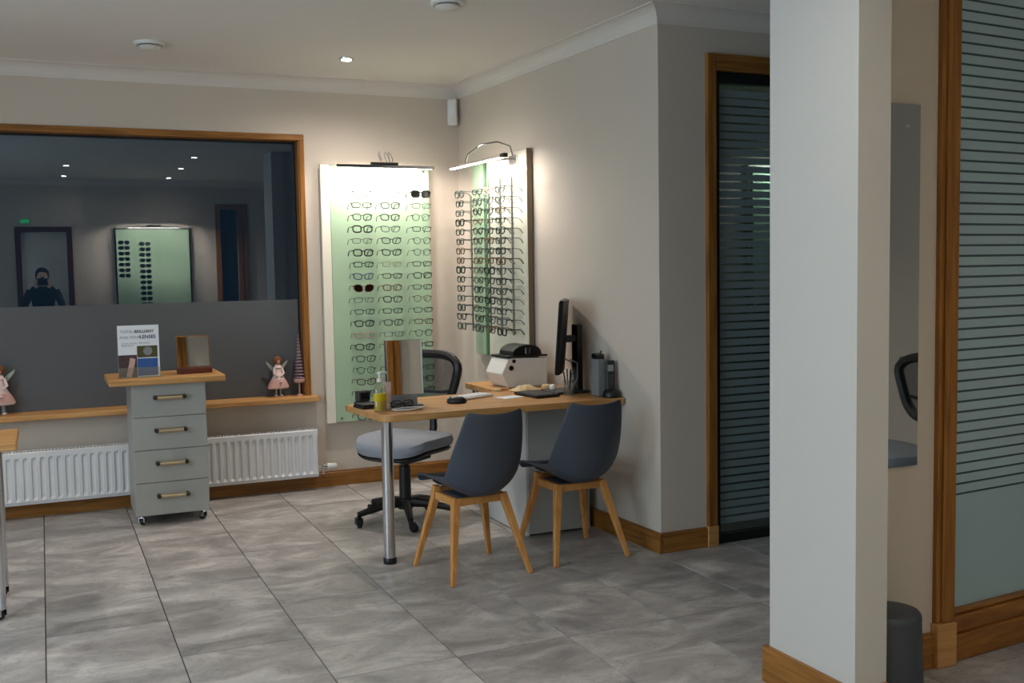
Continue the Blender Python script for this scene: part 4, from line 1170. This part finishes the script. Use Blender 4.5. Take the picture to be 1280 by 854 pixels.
pp = thing('person', 'person in dark clothes raising a camera, reflected faintly in the window', 'person', (0.02, -0.52, 0))
P_ = [(0, 0, 0.86), (0, 0.01, 0.98), (0, 0.02, 1.12), (0, 0.02, 1.25), (0, 0.03, 1.33), (0, 0.05, 1.375)]
R_b = [(0.13, 0.10), (0.125, 0.09), (0.14, 0.10), (0.15, 0.10), (0.07, 0.06), 0.05]
E_ = [(0, 1), (1, 2), (2, 3), (3, 4), (4, 5)]
for sg in (-1, 1):
    n0 = len(P_)
    P_ += [(sg*0.09, 0, 0.80), (sg*0.10, 0.02, 0.46), (sg*0.105, -0.01, 0.09), (sg*0.115, 0.11, 0.035)]
    R_b += [0.085, 0.058, 0.042, 0.036]
    E_ += [(0, n0), (n0, n0+1), (n0+1, n0+2), (n0+2, n0+3)]
    n1 = len(P_)
    P_ += [(sg*0.17, 0.02, 1.285), (sg*0.23, 0.12, 1.09), (sg*0.10, 0.255, 1.36)]
    R_b += [0.055, 0.042, 0.032]
    E_ += [(3, n1), (n1, n1+1), (n1+1, n1+2)]
skin_mesh('clothes', P_, E_, R_b, 'coat_dark', pp, 0)
hd = MB().lathe([(0.004, -0.115), (0.035, -0.108), (0.056, -0.085), (0.070, -0.04), (0.077, 0.0), (0.076, 0.045), (0.060, 0.085), (0.030, 0.108), (0.004, 0.113)], cx=0, cy=0.07, z=1.475, n=24, sy=1.18)
head = part('head', hd, 'doll_skin', pp, smooth=True)
part('nose', MB().tube([(0, 0.150, 1.487), (0, 0.168, 1.458), (0, 0.156, 1.448)], [0.006, 0.012, 0.008], 8), 'doll_skin', head, smooth=True)
for sg in (-1, 1):
    part('ear', MB().lathe([(0.004, -0.03), (0.012, -0.02), (0.015, 0.008), (0.010, 0.026), (0.003, 0.031)], cx=sg*0.076, cy=0.065, z=1.472, n=10, sx=0.6), 'doll_skin', head, smooth=True)
    part('eye', MB().lathe([(0.003, -0.008), (0.010, -0.004), (0.010, 0.004), (0.003, 0.008)], cx=sg*0.030, cy=0.146, z=1.484, n=12), 'paper', head, smooth=True)
part('mouth', MB().tube([(-0.024, 0.142, 1.422), (0, 0.151, 1.420), (0.024, 0.142, 1.422)], 0.005, 6), 'pink_item', head, smooth=True)
part('hair', MB().lathe([(0.066, -0.055), (0.082, -0.02), (0.086, 0.03), (0.078, 0.075), (0.048, 0.115), (0.004, 0.126)], cx=0, cy=0.058, z=1.480, n=24, sy=1.12), 'coat_dark', pp, smooth=True)
for sg in (-1, 1):
    hp = [(sg*0.100, 0.258, 1.362), (sg*0.082, 0.285, 1.398)]; he = [(0, 1)]; hr = [0.024, 0.028]
    for q in range(4):
        b0 = len(hp)
        hp += [(sg*0.080, 0.300-0.004*q, 1.438-0.018*q), (sg*0.074, 0.318, 1.442-0.019*q), (sg*(0.052+0.003*q), 0.322, 1.444-0.019*q)]
        he += [(1, b0), (b0, b0+1), (b0+1, b0+2)]; hr += [0.0095, 0.0088, 0.0078]
    b0 = len(hp); hp += [(sg*0.074, 0.272, 1.408), (sg*0.056, 0.262, 1.424)]; he += [(1, b0), (b0, b0+1)]; hr += [0.011, 0.009]
    skin_mesh('hand', hp, he, hr, 'doll_skin', pp, 0, 1)
ca_ = thing('camera', 'black camera held up by the reflected person', 'camera', (0.02, -0.52+0.295, 1.42))
part('body', MB().box(-0.068, 0.068, -0.018, 0.018, -0.045, 0.045).box(-0.022, 0.022, -0.016, 0.016, 0.0455, 0.062), 'black_plastic', ca_, bev=0.006)
part('camera_lens', MB().tube([(0, 0.0185, 0), (0, 0.075, 0)], 0.032, 24), 'black_plastic', ca_, smooth=True)
